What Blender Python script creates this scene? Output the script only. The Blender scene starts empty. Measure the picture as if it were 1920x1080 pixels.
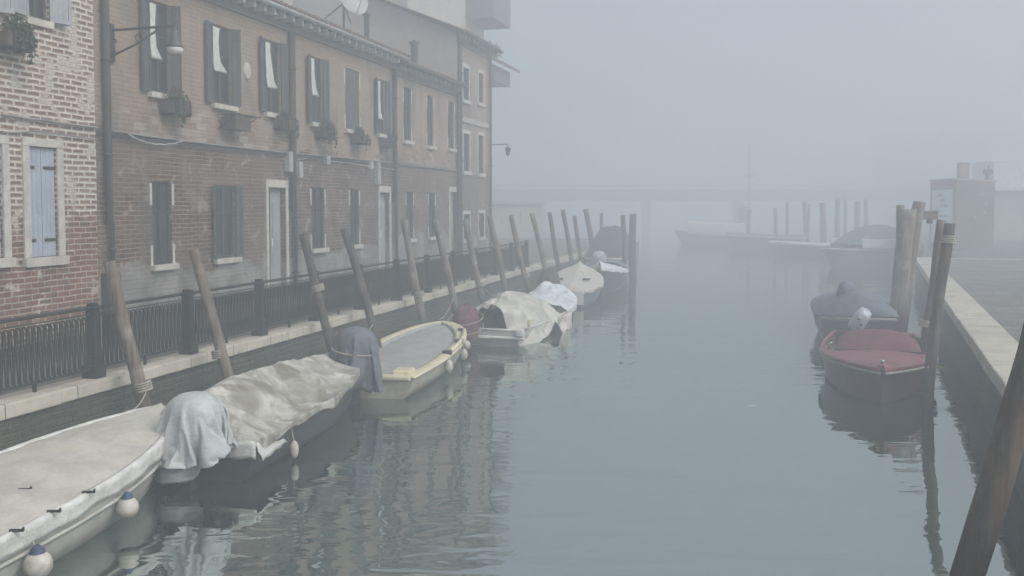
import bpy, bmesh, math, random
from mathutils import Vector, Matrix, noise
random.seed(7)
S = bpy.context.scene
C = S.collection
# ------------------------------------------------------------------ camera
F = 1850.0; HOR = 385.0; HW = 3.1; PITCH = math.radians(3.0)
YPP = HOR + F*math.tan(PITCH)
cd = bpy.data.cameras.new('camera'); cam = bpy.data.objects.new('camera', cd); C.objects.link(cam)
cam.location = (0, 0, HW); cam.rotation_euler = (math.radians(90)-PITCH, 0, 0)
cd.sensor_width = 36; cd.lens = F/1920*36; cd.shift_y = -(540-YPP)/1920
cd.clip_start = 0.1; cd.clip_end = 2000
S.camera = cam
# ------------------------------------------------------------------ world, sun, exposure
SUN_EL, SUN_ROT = math.radians(42), math.radians(125)
w = bpy.data.worlds.new('World'); S.world = w; w.use_nodes = True
nt = w.node_tree; nt.nodes.clear()
sky = nt.nodes.new('ShaderNodeTexSky'); sky.sky_type = 'NISHITA'; sky.sun_disc = False
sky.sun_elevation = SUN_EL; sky.sun_rotation = SUN_ROT; sky.air_density = 1.0; sky.dust_density = 4.0
hs = nt.nodes.new('ShaderNodeHueSaturation'); hs.inputs['Saturation'].default_value = 0.50
bg = nt.nodes.new('ShaderNodeBackground'); bg.inputs[1].default_value = 0.11
wo = nt.nodes.new('ShaderNodeOutputWorld')
nt.links.new(sky.outputs[0], hs.inputs['Color']); nt.links.new(hs.outputs[0], bg.inputs[0]); nt.links.new(bg.outputs[0], wo.inputs[0])
sd = bpy.data.lights.new('sun', 'SUN'); sd.energy = 1.5; sd.angle = math.radians(35); sd.color = (1, .96, .9)
so = bpy.data.objects.new('sun', sd); C.objects.link(so)
# sky sun_rotation is measured clockwise from +Y
sv = Vector((math.sin(SUN_ROT)*math.cos(SUN_EL), math.cos(SUN_ROT)*math.cos(SUN_EL), math.sin(SUN_EL)))
so.rotation_euler = sv.to_track_quat('Z', 'Y').to_euler(); so.location = (0, -20, 40)
S.view_settings.view_transform = 'Standard'; S.view_settings.look = 'None'
S.view_settings.exposure = 0.60; S.view_settings.gamma = 1
cy = S.cycles
cy.use_denoising = True; cy.max_bounces = 8; cy.diffuse_bounces = 3; cy.glossy_bounces = 3
cy.volume_bounces = 4; cy.transmission_bounces = 2; cy.caustics_reflective = False; cy.caustics_refractive = False
cy.sample_clamp_indirect = 4
FOG_DENSITY = 0.0235
# ------------------------------------------------------------------ frames and pixel rays
TL = math.atan(478/F); TR = math.atan(685/F)
ML = Matrix.Rotation(math.pi/2-TL, 4, 'Z'); MR = Matrix.Rotation(math.pi/2-TR, 4, 'Z')   # x = along bank, y = to the left of it
CAM = Vector((0, 0, HW))
def ray(px, py):
    u = Vector((0, math.sin(PITCH), math.cos(PITCH))); f = Vector((0, math.cos(PITCH), -math.sin(PITCH)))
    return Vector((px-960, 0, 0)) + u*(YPP-py) + f*F
def atz(px, py, z=0.0):
    r = ray(px, py); t = (z-HW)/r.z; return CAM + r*t
def aty(px, py, Y):
    r = ray(px, py); return CAM + r*(Y/r.y)
def atplane(px, py, p, n):
    r = ray(px, py); t = (Vector(p)-CAM).dot(n)/r.dot(n); return CAM + r*t
MLi = ML.inverted(); MRi = MR.inverted()
def WL(px, py, d):           # pixel on the left wall plane at distance d -> (s, z)
    n = ML @ Vector((0, 1, 0)); p = ML @ Vector((0, d, 0)); q = MLi @ atplane(px, py, p, n); return q.x, q.z
def WS(px, py, s):           # pixel on the cross plane s -> (d, z)
    n = ML @ Vector((1, 0, 0)); p = ML @ Vector((s, 0, 0)); q = MLi @ atplane(px, py, p, n); return q.y, q.z
QZ = 1.0                     # quay height over water
DQ, DC, DF, DA, DB = 7.74, 8.17, 7.93, 10.1, 10.25
RQ, RC = -1.43, -2.06
# ------------------------------------------------------------------ material helper
class N:
    def __init__(s, name, rough=.85, metal=0, spec=.3):
        s.m = bpy.data.materials.new(name); s.m.use_nodes = True
        s.t = s.m.node_tree; s.n = s.t.nodes; s.b = s.n['Principled BSDF']
        s.b.inputs['Roughness'].default_value = rough; s.b.inputs['Metallic'].default_value = metal
        s.b.inputs['Specular IOR Level'].default_value = spec
        s.tc = s.n.new('ShaderNodeTexCoord'); s.obj = s.tc.outputs['Object']
    def l(s, a, b): s.t.links.new(a, b)
    def val(s, inp, v):
        if hasattr(v, 'is_linked') or hasattr(v, 'links'): s.l(v, inp)
        elif isinstance(v, (tuple, list)) and len(v) == 3 and inp.type == 'RGBA': inp.default_value = (*v, 1)
        else: inp.default_value = v
    def map(s, v=None, scale=(1,1,1), rot=(0,0,0), loc=(0,0,0)):
        n = s.n.new('ShaderNodeMapping'); s.l(v or s.obj, n.inputs[0]); n.inputs['Scale'].default_value = scale
        n.inputs['Rotation'].default_value = rot; n.inputs['Location'].default_value = loc; return n.outputs[0]
    def noise(s, sc, det=4, v=None, rough=.55, dist=0):
        n = s.n.new('ShaderNodeTexNoise'); s.l(v or s.obj, n.inputs['Vector']); n.inputs['Scale'].default_value = sc
        n.inputs['Detail'].default_value = det; n.inputs['Roughness'].default_value = rough; n.inputs['Distortion'].default_value = dist
        return n.outputs[0]
    def vor(s, sc, v=None, feat='F1'):
        n = s.n.new('ShaderNodeTexVoronoi'); n.feature = feat; s.l(v or s.obj, n.inputs['Vector']); n.inputs['Scale'].default_value = sc; return n
    def step(s, v, a, b):     # smooth 0..1 between a and b
        n = s.n.new('ShaderNodeMapRange'); n.interpolation_type = 'SMOOTHSTEP'; s.val(n.inputs[0], v)
        n.inputs[1].default_value = a; n.inputs[2].default_value = b; return n.outputs[0]
    def math(s, op, a, b=0.0, c=None):
        n = s.n.new('ShaderNodeMath'); n.operation = op; s.val(n.inputs[0], a); s.val(n.inputs[1], b)
        if c is not None: s.val(n.inputs[2], c)
        return n.outputs[0]
    def mix(s, f, a, b, mode='MIX'):
        n = s.n.new('ShaderNodeMix'); n.data_type = 'RGBA'; n.blend_type = mode
        s.val(n.inputs[0], f); s.val(n.inputs[6], a); s.val(n.inputs[7], b); return n.outputs[2]
    def xyz(s, v=None):
        n = s.n.new('ShaderNodeSeparateXYZ'); s.l(v or s.obj, n.inputs[0]); return n.outputs
    def comb(s, x, y, z=0.0):
        n = s.n.new('ShaderNodeCombineXYZ'); s.val(n.inputs[0], x); s.val(n.inputs[1], y); s.val(n.inputs[2], z); return n.outputs[0]
    def brick(s, v, c1, c2, mo, w=.26, h=.078, mort=.012, smooth=.3, bias=0):
        n = s.n.new('ShaderNodeTexBrick'); s.l(v, n.inputs['Vector']); s.val(n.inputs['Color1'], c1); s.val(n.inputs['Color2'], c2)
        s.val(n.inputs['Mortar'], mo); n.inputs['Scale'].default_value = 1; n.inputs['Brick Width'].default_value = w
        n.inputs['Row Height'].default_value = h; n.inputs['Mortar Size'].default_value = mort; n.inputs['Mortar Smooth'].default_value = smooth
        n.inputs['Bias'].default_value = bias; return n.outputs
    def bump(s, h, dist=.01, strength=1, prev=None):
        n = s.n.new('ShaderNodeBump'); n.inputs['Strength'].default_value = strength; n.inputs['Distance'].default_value = dist
        s.val(n.inputs['Height'], h)
        if prev is not None: s.l(prev, n.inputs['Normal'])
        return n.outputs[0]
    def done(s, col=None, nrm=None, rough=None):
        if col is not None: s.val(s.b.inputs['Base Color'], col)
        if nrm is not None: s.l(nrm, s.b.inputs['Normal'])
        if rough is not None: s.val(s.b.inputs['Roughness'], rough)
        return s.m
def mottled(name, c, c2=None, sc=4, rough=.8, bump=.004, metal=0, spec=.3, bsc=None, lo=.35, hi=.65):
    k = N(name, rough, metal, spec)
    c2 = c2 or tuple(v*.65 for v in c)
    f = k.step(k.noise(sc, 6), lo, hi)
    col = k.mix(f, c2, c)
    col = k.mix(k.step(k.noise(sc*7, 3), .35, .7), k.mix(.22, col, tuple(v*.5 for v in c)), col)
    return k.done(col, k.bump(k.noise(bsc or sc*6, 5), bump))
def warp(k, v, amt, sc):
    # irregular brick lines
    n = k.n.new('ShaderNodeTexNoise'); k.l(v, n.inputs['Vector']); n.inputs['Scale'].default_value = sc; n.inputs['Detail'].default_value = 3
    m = k.n.new('ShaderNodeVectorMath'); m.operation = 'MULTIPLY_ADD'
    k.l(n.outputs['Color'], m.inputs[0]); m.inputs[1].default_value = (amt, amt, 0); k.l(v, m.inputs[2]); return m.outputs[0]
def brickvar(k, c, x, z, w=.26, h=.078, amt=.5, dark=.55):
    q = k.comb(k.math('FLOOR', k.math('DIVIDE', x, w/2)), k.math('FLOOR', k.math('DIVIDE', z, h)))
    n = k.n.new('ShaderNodeTexWhiteNoise'); n.noise_dimensions = '3D'; k.l(q, n.inputs['Vector'])
    d = k.mix(1.0, c, (dark,dark,dark), 'MULTIPLY')
    return k.mix(k.math('MULTIPLY', k.math('POWER', n.outputs['Value'], 2.2), amt), c, d)
def wall_vec(k):
    x, y, z = k.xyz(); return k.comb(k.math('ADD', x, y), z), z
def mat_wall_near():
    k = N('smeared_brick', .92); v, z = wall_vec(k); v = warp(k, v, .03, 3.5)
    b1 = k.brick(v, (0.245,0.115,0.083), (0.144,0.068,0.054), (0.464,0.416,0.336), .26, .085, .013, .4)
    bw = k.brick(v, (0.259,0.173,0.122), (0.144,0.090,0.065), (0.672,0.632,0.560), .26, .085, .022, .3)
    # lime smeared over the bricks: mostly in the upper part
    n1 = k.noise(1.3, 5, dist=.4); n2 = k.noise(6, 5)
    up = k.step(z, 1.6, 2.9)
    cov = k.math('ADD', k.math('MULTIPLY', up, .30), k.math('ADD', k.math('MULTIPLY', n1, .75), k.math('MULTIPLY', n2, .35)))
    xs_ = k.xyz(v); c = k.mix(k.step(cov, .60, .68), brickvar(k, b1[0], xs_[0], xs_[1], .26, .085, .8, .5), brickvar(k, bw[0], xs_[0], xs_[1], .26, .085, .30, .6))
    c = k.mix(k.step(k.math('ADD', k.noise(2.3, 6), k.math('MULTIPLY', up, .07)), .60, .66), c, (0.528,0.488,0.424))
    c = k.mix(k.step(k.noise(.9, 4), .58, .75), c, k.mix(.5, c, (.16,.11,.09)))
    c = k.mix(k.step(k.noise(14, 3), .3, .75), k.mix(.35, c, (.12,.09,.075)), c)
    h = k.math('MULTIPLY', b1[1], -1.0)
    return k.done(c, k.bump(k.noise(30, 4), .006, 1, k.bump(h, .012)))
def mat_wall_row(name, belt, plinth, tan=(.345,.272,.200), grey=(0.223,0.220,0.216), red=(.105,.058,.042), pale=.0):
    k = N(name, .92); v, z = wall_vec(k); v = warp(k, v, .03, 3)
    b = k.brick(v, red, tuple(q*.66 for q in red), (0.285,0.236,0.192), .26, .078, .012, .5)
    xs_ = k.xyz(v); bv = brickvar(k, b[0], xs_[0], xs_[1], amt=.9, dark=.45)
    low = k.mix(k.step(k.noise(.8, 6, dist=.4), .44, .56), bv, k.mix(.55, b[0], (.165,.13,.11)))
    low = k.mix(k.step(k.noise(2.6, 6, dist=.5), .62-pale, .70-pale), low, k.mix(.6, b[0], (0.396,0.363,0.343)))
    upb = k.brick(v, tan, tuple(q*.9 for q in tan), tuple(q*.95 for q in tan), .26, .078, .01, .8)
    up = k.mix(k.step(k.noise(.7, 7, dist=.4), .42, .58), upb[0], k.mix(.5, upb[0], (0.304,0.232,0.180)))
    up = brickvar(k, up, xs_[0], xs_[1], amt=.28, dark=.6)
    st = k.noise(1.0, 5, k.map(scale=(2.2, 2.2, .25)))
    up = k.mix(k.step(st, .52, .75), up, k.mix(.45, up, (0.192,0.152,0.128)))
    zz = k.math('ADD', z, k.math('MULTIPLY', k.math('SUBTRACT', k.noise(1.6, 6), .5), 1.1))
    c = k.mix(k.step(zz, belt+.02, belt+.14), low, up)
    # band of bare blocks just over the belt
    blk = k.brick(v, (0.432,0.382,0.331), (0.210,0.140,0.108), (0.280,0.238,0.203), .34, .13, .008, .3)
    near = k.math('MULTIPLY', k.step(z, belt-.02, belt+.05), k.math('SUBTRACT', 1.0, k.step(z, belt+.5, belt+.75)))
    c = k.mix(k.math('MULTIPLY', near, k.step(k.noise(.8, 3), .5, .56)), c, blk[0])
    zp = k.math('ADD', z, k.math('MULTIPLY', k.math('SUBTRACT', k.noise(1.3, 6, dist=.6), .5), 1.3))
    gc = k.mix(k.step(k.noise(2.2, 6, dist=.5), .44, .6), grey, (0.320,0.313,0.299))
    gc = k.mix(k.step(k.noise(1.2, 5), .55, .68), gc, (0.160,0.152,0.148))
    c = k.mix(k.step(zp, plinth-.06, plinth+.06), gc, c)
    c = k.mix(k.step(k.noise(18, 3), .3, .75), k.mix(.30, c, (.1,.08,.07)), c)
    c = k.mix(k.step(k.noise(.5, 6, k.map(scale=(1.8,1.8,.7), loc=(4,2,9)), dist=.5), .50, .62), c, k.mix(.5, c, (.10,.088,.08)))
    c = k.mix(k.math('MULTIPLY', k.step(k.noise(1.5, 7, k.map(loc=(9,2,4)), dist=.8), .56, .63), k.step(z, belt+.3, belt-.3)), c, k.mix(.35, c, (.27,.235,.21)))
    h = k.math('MULTIPLY', b[1], -1.0)
    return k.done(c, k.bump(k.noise(24, 4), .006, 1, k.bump(h, .006)))
def mat_quay():
    k = N('quay_brick', .8); x, y, z = k.xyz(); v = warp(k, k.comb(x, z), .03, 3)
    b = k.brick(v, (.085,.078,.062), (.052,.050,.042), (.115,.108,.09), .27, .085, .014, .5)
    c = k.mix(k.step(k.noise(1.2, 5), .42, .62), b[0], (.058,.064,.048))
    c = k.mix(k.step(k.math('ADD', z, k.math('MULTIPLY', k.noise(4, 5), .5)), .55, .25), c, (.028,.036,.024))
    c = k.mix(k.math('MULTIPLY', k.step(k.noise(1.7, 5), .55, .7), k.step(z, .8, .3)), c, (.08,.10,.04))
    return k.done(c, k.bump(k.noise(12, 5), .03, 1, k.bump(k.math('MULTIPLY', b[1], -1.0), .015)))
def mat_stone(name='pale_stone', c=(0.540,0.513,0.432)):
    k = N(name, .85); x, y, z = k.xyz()
    b = k.brick(k.comb(x, k.math('MULTIPLY_ADD', y, .001, 1.5)), c, tuple(q*.84 for q in c), (.12,.11,.10), 1.15, 3.0, .010, .2)
    col = k.mix(k.step(k.noise(2.2, 6), .42, .66), b[0], k.mix(.5, b[0], (0.324,0.306,0.261)))
    col = k.mix(k.step(k.noise(5.5, 6, dist=.7), .62, .74), col, (.22,.21,.17))
    return k.done(col, k.bump(k.noise(16, 5), .012, 1, k.bump(k.math('MULTIPLY', b[1], -1.0), .01)))
def mat_paving():
    k = N('paving', .7); x, y, z = k.xyz()
    b = k.brick(k.comb(y, x), (.135,.13,.12), (.18,.172,.155), (.06,.058,.054), .75, .36, .012, .3)
    c = k.mix(k.step(k.noise(1.1, 5), .4, .65), b[0], k.mix(.5, b[0], (.10,.10,.095)))
    return k.done(c, k.bump(k.math('MULTIPLY', b[1], -1.0), .008), k.math('MULTIPLY_ADD', k.step(k.noise(1.5, 4), .3, .7), .4, .5))
def mat_wood(name='pole_wood', c=(.20,.17,.145), green=True):
    k = N(name, .9); x, y, z = k.xyz()
    g = k.noise(2.5, 6, k.map(scale=(9, 9, .7)))
    col = k.mix(k.step(g, .35, .65), tuple(q*.55 for q in c), c)
    col = k.mix(k.step(k.noise(2, 5), .5, .7), col, tuple(q*1.5 for q in c))
    if green:
        zz = k.math('ADD', z, k.math('MULTIPLY', k.noise(6, 4), .35))
        col = k.mix(k.step(zz, 1.0, .55), col, (.042,.042,.034))
    return k.done(col, k.bump(g, .02))
def mat_tarp(name, c, c2, sc=3, bump=.01, lo=.4, hi=.62, rough=.75, dirt=None):
    k = N(name, rough, 0, .35)
    n = k.noise(sc, 8, dist=.6); col = k.mix(k.step(n, lo, hi), c2, c)
    if dirt:
        col = k.mix(k.step(k.noise(sc*.45, 6, k.map(loc=(3,1,2)), dist=1.2), .50, .66), col, dirt)
    col = k.mix(k.step(k.noise(sc*9, 4), .35, .7), k.mix(.12, col, (.1,.1,.09)), col)
    nb = k.noise(sc*1.6, 6, k.map(scale=(1, .6, 1.3)), dist=1.5)
    return k.done(col, k.bump(k.noise(sc*14, 3), .002, 1, k.bump(nb, bump)))
def mat_water():
    k = N('water', .02, 0, .85); k.b.inputs['IOR'].default_value = 3.5; k.b.inputs['Specular Tint'].default_value = (.93,1,.97,1)
    m = k.map(scale=(.42, 1, 1), rot=(0, 0, .12))
    n1 = k.noise(2.3, 2, m, dist=.6); n2 = k.noise(.8, 1, m, dist=.3); n3 = k.noise(6.0, 1, m)
    calm = k.step(k.noise(.10, 2, k.map(loc=(7, 3, 0))), .35, .68)
    h = k.math('ADD', k.math('MULTIPLY', n1, k.math('MULTIPLY_ADD', calm, .6, .6)), k.math('MULTIPLY', n2, 1.5))
    h = k.math('ADD', h, k.math('MULTIPLY', n3, k.math('MULTIPLY', calm, .02)))
    c = k.mix(k.step(k.noise(.2, 3), .3, .7), (.022,.044,.035), (.028,.050,.040))
    return k.done(c, k.bump(h, .015))
M = dict(
    near=mat_wall_near(), quay=mat_quay(), stone=mat_stone(), paving=mat_paving(), wood=mat_wood(), water=mat_water(),
    wood_near=mat_wood('worn_brown_pole_wood', (.12,.092,.072)), wood_dark=mat_wood('old_pole_wood', (.10,.088,.078)), wood_pale=mat_wood('weathered_hazed_pole_wood', (.22,.20,.175)),
    frame=mottled('window_stone', (0.544,0.527,0.476), (0.408,0.391,0.357), 5), white=mottled('white_paint', (0.738,0.738,0.720), (.68,.68,.66), 6, .5),
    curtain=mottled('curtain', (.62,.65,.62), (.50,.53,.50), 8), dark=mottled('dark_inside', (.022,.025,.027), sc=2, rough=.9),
    shutter=mottled('shutter_paint', (.075,.088,.092), (.05,.058,.062), 5, .6), shutter_blue=mottled('blue_shutter', (0.343,0.413,0.491), (0.296,0.359,0.437), 3, .6, .002),
    iron=mottled('painted_iron', (.026,.038,.038), (.040,.034,.030), 9, .8, .003, 0, .15), glass=mottled('dim_glass', (.035,.042,.046), (.014,.017,.018), 2, .3, 0, 0, .3),
    door=mottled('grey_door', (.34,.36,.36), (.27,.29,.29), 3, .6), pipe=mottled('drainpipe', (.055,.055,.056), (.035,.035,.036), 4, .7), shutter_grey=mottled('grey_shutter', (.34,.37,.40), (.26,.285,.31), 3, .6, .002),
    cable=mottled('cable', (.28,.27,.26), (.16,.16,.155), 4), zinc=mottled('zinc', (.42,.43,.43), (.3,.31,.31), 5, .5),
    tile=mottled('roof_tile', (0.144,0.090,0.065), (.12,.085,.07), 6, .9, .01), leaf=mottled('leaf', (.055,.085,.04), (.03,.05,.025), 10),
    earthen=mottled('planter', (.10,.075,.06), (.07,.055,.045), 6), render=mottled('pale_render', (0.442,0.408,0.365), (0.357,0.332,0.302), .9, .9, .01),
    render2=mottled('ochre_render', (.34,.27,.22), (.24,.20,.17), 1.0, .9, .01), bay=mottled('dark_boards', (.13,.135,.145), (.09,.095,.10), 3),
    gel=mottled('white_hull', (0.629,0.620,0.578), (0.464,0.456,0.416), 2.2, .35, .002, 0, .5), maroon_hull=mottled('dull_maroon_hull', (.115,.052,.058), (.075,.038,.042), 3, .4, .002), red_deck=mottled('worn_burgundy_deck', (.27,.10,.11), (.20,.07,.08), 3, .5, .002), gel_dark=mottled('dark_hull', (.045,.052,.055), (.03,.035,.038), 3, .4, .002),
    cream=mottled('cream_gelcoat', (.76,.71,.47), (.62,.57,.38), 3, .4, .002, 0, .5), cream_hull=mottled('cream_hull', (.48,.46,.37), (.30,.285,.23), 2.2, .45, .003, 0, .5),
    liner=mottled('grey_liner', (.40,.405,.39), (.32,.325,.31), 4, .7), red=mottled('burgundy_paint', (.19,.055,.068), (.14,.045,.053), 4, .4, .002, 0, .5),
    redcanvas=mat_tarp('burgundy_canvas', (.18,.06,.072), (.13,.045,.056), 5, .006), bluecanvas=mat_tarp('slate_blue_canvas', (.15,.185,.235), (.11,.14,.18), 4, .008),
    tarp1=mat_tarp('cream_canvas', (0.593,0.581,0.525), (0.487,0.470,0.420), 2.2, .012, .38, .64, dirt=(.60,.58,.50)), tarpw=mat_tarp('white_canvas', (0.736,0.745,0.718), (0.594,0.594,0.567), 5, .008),
    tarp2=mat_tarp('stained_khaki_canvas', (0.561,0.552,0.518), (0.264,0.252,0.216), 3.2, .03, .34, .66, dirt=(.21,.195,.155)),
    tarpg=mat_tarp('silver_tarp', (.51,.535,.535), (.42,.445,.45), 4, .016, .4, .6, .45), tarpb=mat_tarp('blue_grey_tarp', (.15,.17,.21), (.105,.12,.15), 6, .012),
    tarp4=mat_tarp('beige_tarp', (.60,.59,.54), (.44,.43,.39), 3, .02), tarp5=mat_tarp('pale_blue_tarp', (.72,.78,.81), (.58,.63,.66), 4, .01),
    tarp6=mat_tarp('tan_canvas', (.62,.59,.53), (.52,.50,.44), 3, .006), black=mottled('black_rubber', (.02,.02,.022), (.03,.03,.032), 8, .6),
    fender=mottled('white_fender', (.62,.60,.54), (.42,.40,.35), 9, .5, .002), fcap=mottled('blue_fender_cap', (.05,.075,.16), (.04,.05,.10), 9, .5),
    rope=mottled('rope', (.42,.40,.35), (.3,.28,.24), 20), steel=mottled('steel', (.45,.46,.47), (.35,.36,.37), 12, .25, 0, .9),
    cowl=mottled('motor_cowling', (.52,.56,.62), (.40,.44,.50), 6, .3, 0, 0, .5), leafy=mottled('bright_leaf', (.55,.60,.08), (.4,.5,.05), 10),
    brickpink=mottled('kiosk_brick', (.24,.15,.135), (.17,.115,.105), 1.5, .9, .01), brickdark=mottled('kiosk_shaded_brick', (.085,.07,.062), (.12,.085,.075), 1.3, .9, .01), board=mottled('notice_sheet', (.72,.84,.88), (.82,.88,.90), 2.2), boardink=mottled('notice_ink', (.22,.30,.35), (.28,.35,.4), 7),
    pave_left=mottled('walkway_stone', (.20,.195,.18), (.15,.145,.135), 1.5), deck=mottled('bridge_concrete', (.15,.155,.16), (.11,.115,.12), 1),
    eave_wood=mottled('eave_board', (.20,.17,.15), (.13,.115,.10), 3), darkcanvas=mat_tarp('dark_canvas', (.05,.058,.066), (.035,.04,.048), 4, .008), hill=mottled('bank_earth', (.12,.115,.10), (.09,.09,.08), .3), teal=mat_tarp('teal_canvas', (.14,.20,.21), (.10,.15,.16), 3, .006),
)
# ------------------------------------------------------------------ mesh builder
class MB:
    def __init__(s): s.v = []; s.f = []
    def add(s, vs, fs):
        o = len(s.v); s.v += [tuple(q) for q in vs]; s.f += [tuple(o+i for i in f) for f in fs]; return s
    def box(s, a, b, mat=None):
        (x0,y0,z0), (x1,y1,z1) = a, b
        vs = [(x0,y0,z0),(x1,y0,z0),(x1,y1,z0),(x0,y1,z0),(x0,y0,z1),(x1,y0,z1),(x1,y1,z1),(x0,y1,z1)]
        if mat is not None: vs = [mat @ Vector(q) for q in vs]
        return s.add(vs, [(0,3,2,1),(4,5,6,7),(0,1,5,4),(1,2,6,5),(2,3,7,6),(3,0,4,7)])
    def grid(s, P, close=False):      # P[i][j] points
        n, m = len(P), len(P[0]); vs = [q for r in P for q in r]; fs = []
        for i in range(n-1):
            for j in range(m if close else m-1):
                j2 = (j+1) % m; fs.append((i*m+j, i*m+j2, (i+1)*m+j2, (i+1)*m+j))
        return s.add(vs, fs)
    def tube(s, pts, r, n=8, cap=True):
        pts = [Vector(p) for p in pts]; R = r if isinstance(r, (list, tuple)) else [r]*len(pts)
        rings = []; up = None
        for i, p in enumerate(pts):
            t = (pts[min(i+1, len(pts)-1)] - pts[max(i-1, 0)]).normalized()
            if up is None: up = Vector((0,0,1)) if abs(t.z) < .9 else Vector((1,0,0))
            a = t.cross(up)
            if a.length < 1e-4: a = t.cross(Vector((0,1,0)))
            a.normalize(); b = t.cross(a).normalized(); up = -b if False else up
            rings.append([p + (a*math.cos(2*math.pi*j/n) + b*math.sin(2*math.pi*j/n))*R[i] for j in range(n)])
        o = len(s.v); s.grid(rings, True)
        if cap:
            k = len(rings)-1; s.f.append(tuple(o+j for j in range(n))); s.f.append(tuple(o+k*n+j for j in reversed(range(n))))
        return s
    def ball(s, c, r, n=14, m=9, sc=(1,1,1)):
        P = [[(c[0]+r*sc[0]*math.sin(math.pi*i/m)*math.cos(2*math.pi*j/n), c[1]+r*sc[1]*math.sin(math.pi*i/m)*math.sin(2*math.pi*j/n), c[2]+r*sc[2]*math.cos(math.pi*i/m)) for j in range(n)] for i in range(m+1)]
        return s.grid(P, True)
    def build(s, name, mat, parent=None, smooth=False, bevel=0, solid=0):
        me = bpy.data.meshes.new(name); me.from_pydata(s.v, [], s.f); me.update()
        bm = bmesh.new(); bm.from_mesh(me); bmesh.ops.remove_doubles(bm, verts=bm.verts, dist=1e-5); bmesh.ops.recalc_face_normals(bm, faces=bm.faces)
        bm.to_mesh(me); bm.free()
        if smooth:
            for p in me.polygons: p.use_smooth = True
        me.materials.append(M[mat] if isinstance(mat, str) else mat)
        o = bpy.data.objects.new(name, me); C.objects.link(o)
        if parent: o.parent = parent
        if bevel:
            b = o.modifiers.new('bevel', 'BEVEL'); b.width = bevel; b.segments = 2; b.limit_method = 'ANGLE'
        if solid:
            b = o.modifiers.new('solid', 'SOLIDIFY'); b.thickness = solid; b.offset = 0
        return o
def tag(o, label, cat, group=None, kind=None):
    if label: o['label'] = label
    if cat: o['category'] = cat
    if group: o['group'] = group
    if kind: o['kind'] = kind
    return o
def thing(name, label, cat, mat=Matrix(), loc=(0,0,0), group=None, rz=0):
    o = bpy.data.objects.new(name, None); C.objects.link(o); o.empty_display_size = .2
    o.matrix_world = mat @ Matrix.Translation(loc) @ Matrix.Rotation(rz, 4, 'Z')
    return tag(o, label, cat, group)
def struct(mb, name, mat, M4=Matrix(), **k):
    o = mb.build(name, mat, **k); o.matrix_world = M4; o['kind'] = 'structure'; return o
def wall_holes(mb, x0, x1, z0, z1, holes, y=0, depth=.12):
    xs = sorted({x0, x1, *[h[i] for h in holes for i in (0,1)]}); zs = sorted({z0, z1, *[h[i] for h in holes for i in (2,3)]})
    xs = [x for x in xs if x0 <= x <= x1]; zs = [z for z in zs if z0 <= z <= z1]
    for i in range(len(xs)-1):
        for j in range(len(zs)-1):
            cx, cz = (xs[i]+xs[i+1])/2, (zs[j]+zs[j+1])/2
            if any(h[0] < cx < h[1] and h[2] < cz < h[3] for h in holes): continue
            mb.add([(xs[i],y,zs[j]),(xs[i+1],y,zs[j]),(xs[i+1],y,zs[j+1]),(xs[i],y,zs[j+1])], [(0,1,2,3)])
    for a, b, c, d in holes:
        for p, q in (((a,c),(b,c)), ((b,c),(b,d)), ((b,d),(a,d)), ((a,d),(a,c))):
            mb.add([(p[0],y,p[1]),(q[0],y,q[1]),(q[0],y+depth,q[1]),(p[0],y+depth,p[1])], [(0,1,2,3)])
# ------------------------------------------------------------------ setting: water, quays, banks
mb = MB(); mb.add([(-190,-30,0),(190,-30,0),(190,230,0),(-190,230,0)], [(0,1,2,3)]); struct(mb, 'water', 'water')
SE = 62.0      # how far the left quay runs
# left quay: brick face, stone coping, walkway
mb = MB(); P = [[(x, DQ+.05, z) for z in (-.6, .0, .3, .6, QZ-.14)] for x in [-4+i*.5 for i in range(int((SE+4)/.5)+1)]]; mb.grid(P)
struct(mb, 'quay_wall', 'quay', ML)
mb = MB(); x = -4.0; random.seed(3)
while x < SE:
    l = random.uniform(1.0, 1.6); dz = random.uniform(-.008, .008); dy = random.uniform(-.015, .015)
    mb.box((x+.006, DQ+dy, QZ-.16), (x+l-.006, DC, QZ+dz)); x += l
o = struct(mb, 'quay_coping', 'stone', ML, bevel=.018)
mb = MB(); mb.box((-4, DC, -.5), (SE, 60, QZ-.02)); struct(mb, 'walkway', 'pave_left', ML)
# right quay: runs to a corner, then the bank turns away
cor = MRi @ atz(1714, 482, QZ); SR = cor.x
mb = MB(); P = [[(x, RQ-.05, z) for z in (-.6, 0, .3, .6, QZ-.18)] for x in [-6+i*.5 for i in range(int((SR+6)/.5)+1)]]; mb.grid(P)
mb.add([(SR-.05, RQ-.05, -.6), (SR-.05, -60, -.6), (SR-.05, -60, QZ-.18), (SR-.05, RQ-.05, QZ-.18)], [(0,1,2,3)])
struct(mb, 'quay_wall', 'quay', MR)
mb = MB(); x = -6.0
while x < SR-1.2:
    l = min(random.uniform(.9, 1.5), SR-x-.002); dz = random.uniform(-.01, .01); mb.box((x+.006, RC, QZ-.2), (x+l-.006, RQ+random.uniform(-.005, .004), QZ+dz)); x += l
y = RQ
while y > -18:
    l = random.uniform(1.0, 1.5); mb.box((x+.006, y-l+.006, QZ-.2), (SR, y, QZ+random.uniform(-.008,.008))); y -= l
struct(mb, 'quay_coping', 'stone', MR, bevel=.02)
mb = MB(); mb.box((-6, -60, -.5), (SR-.7, RC, QZ-.015)); struct(mb, 'pavement', 'paving', MR)
mb = MB(); mb.box((SR+.02, -62, -.5), (SR+95, -3.2, QZ-.06)); struct(mb, 'far_bank', 'hill', MR)
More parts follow.
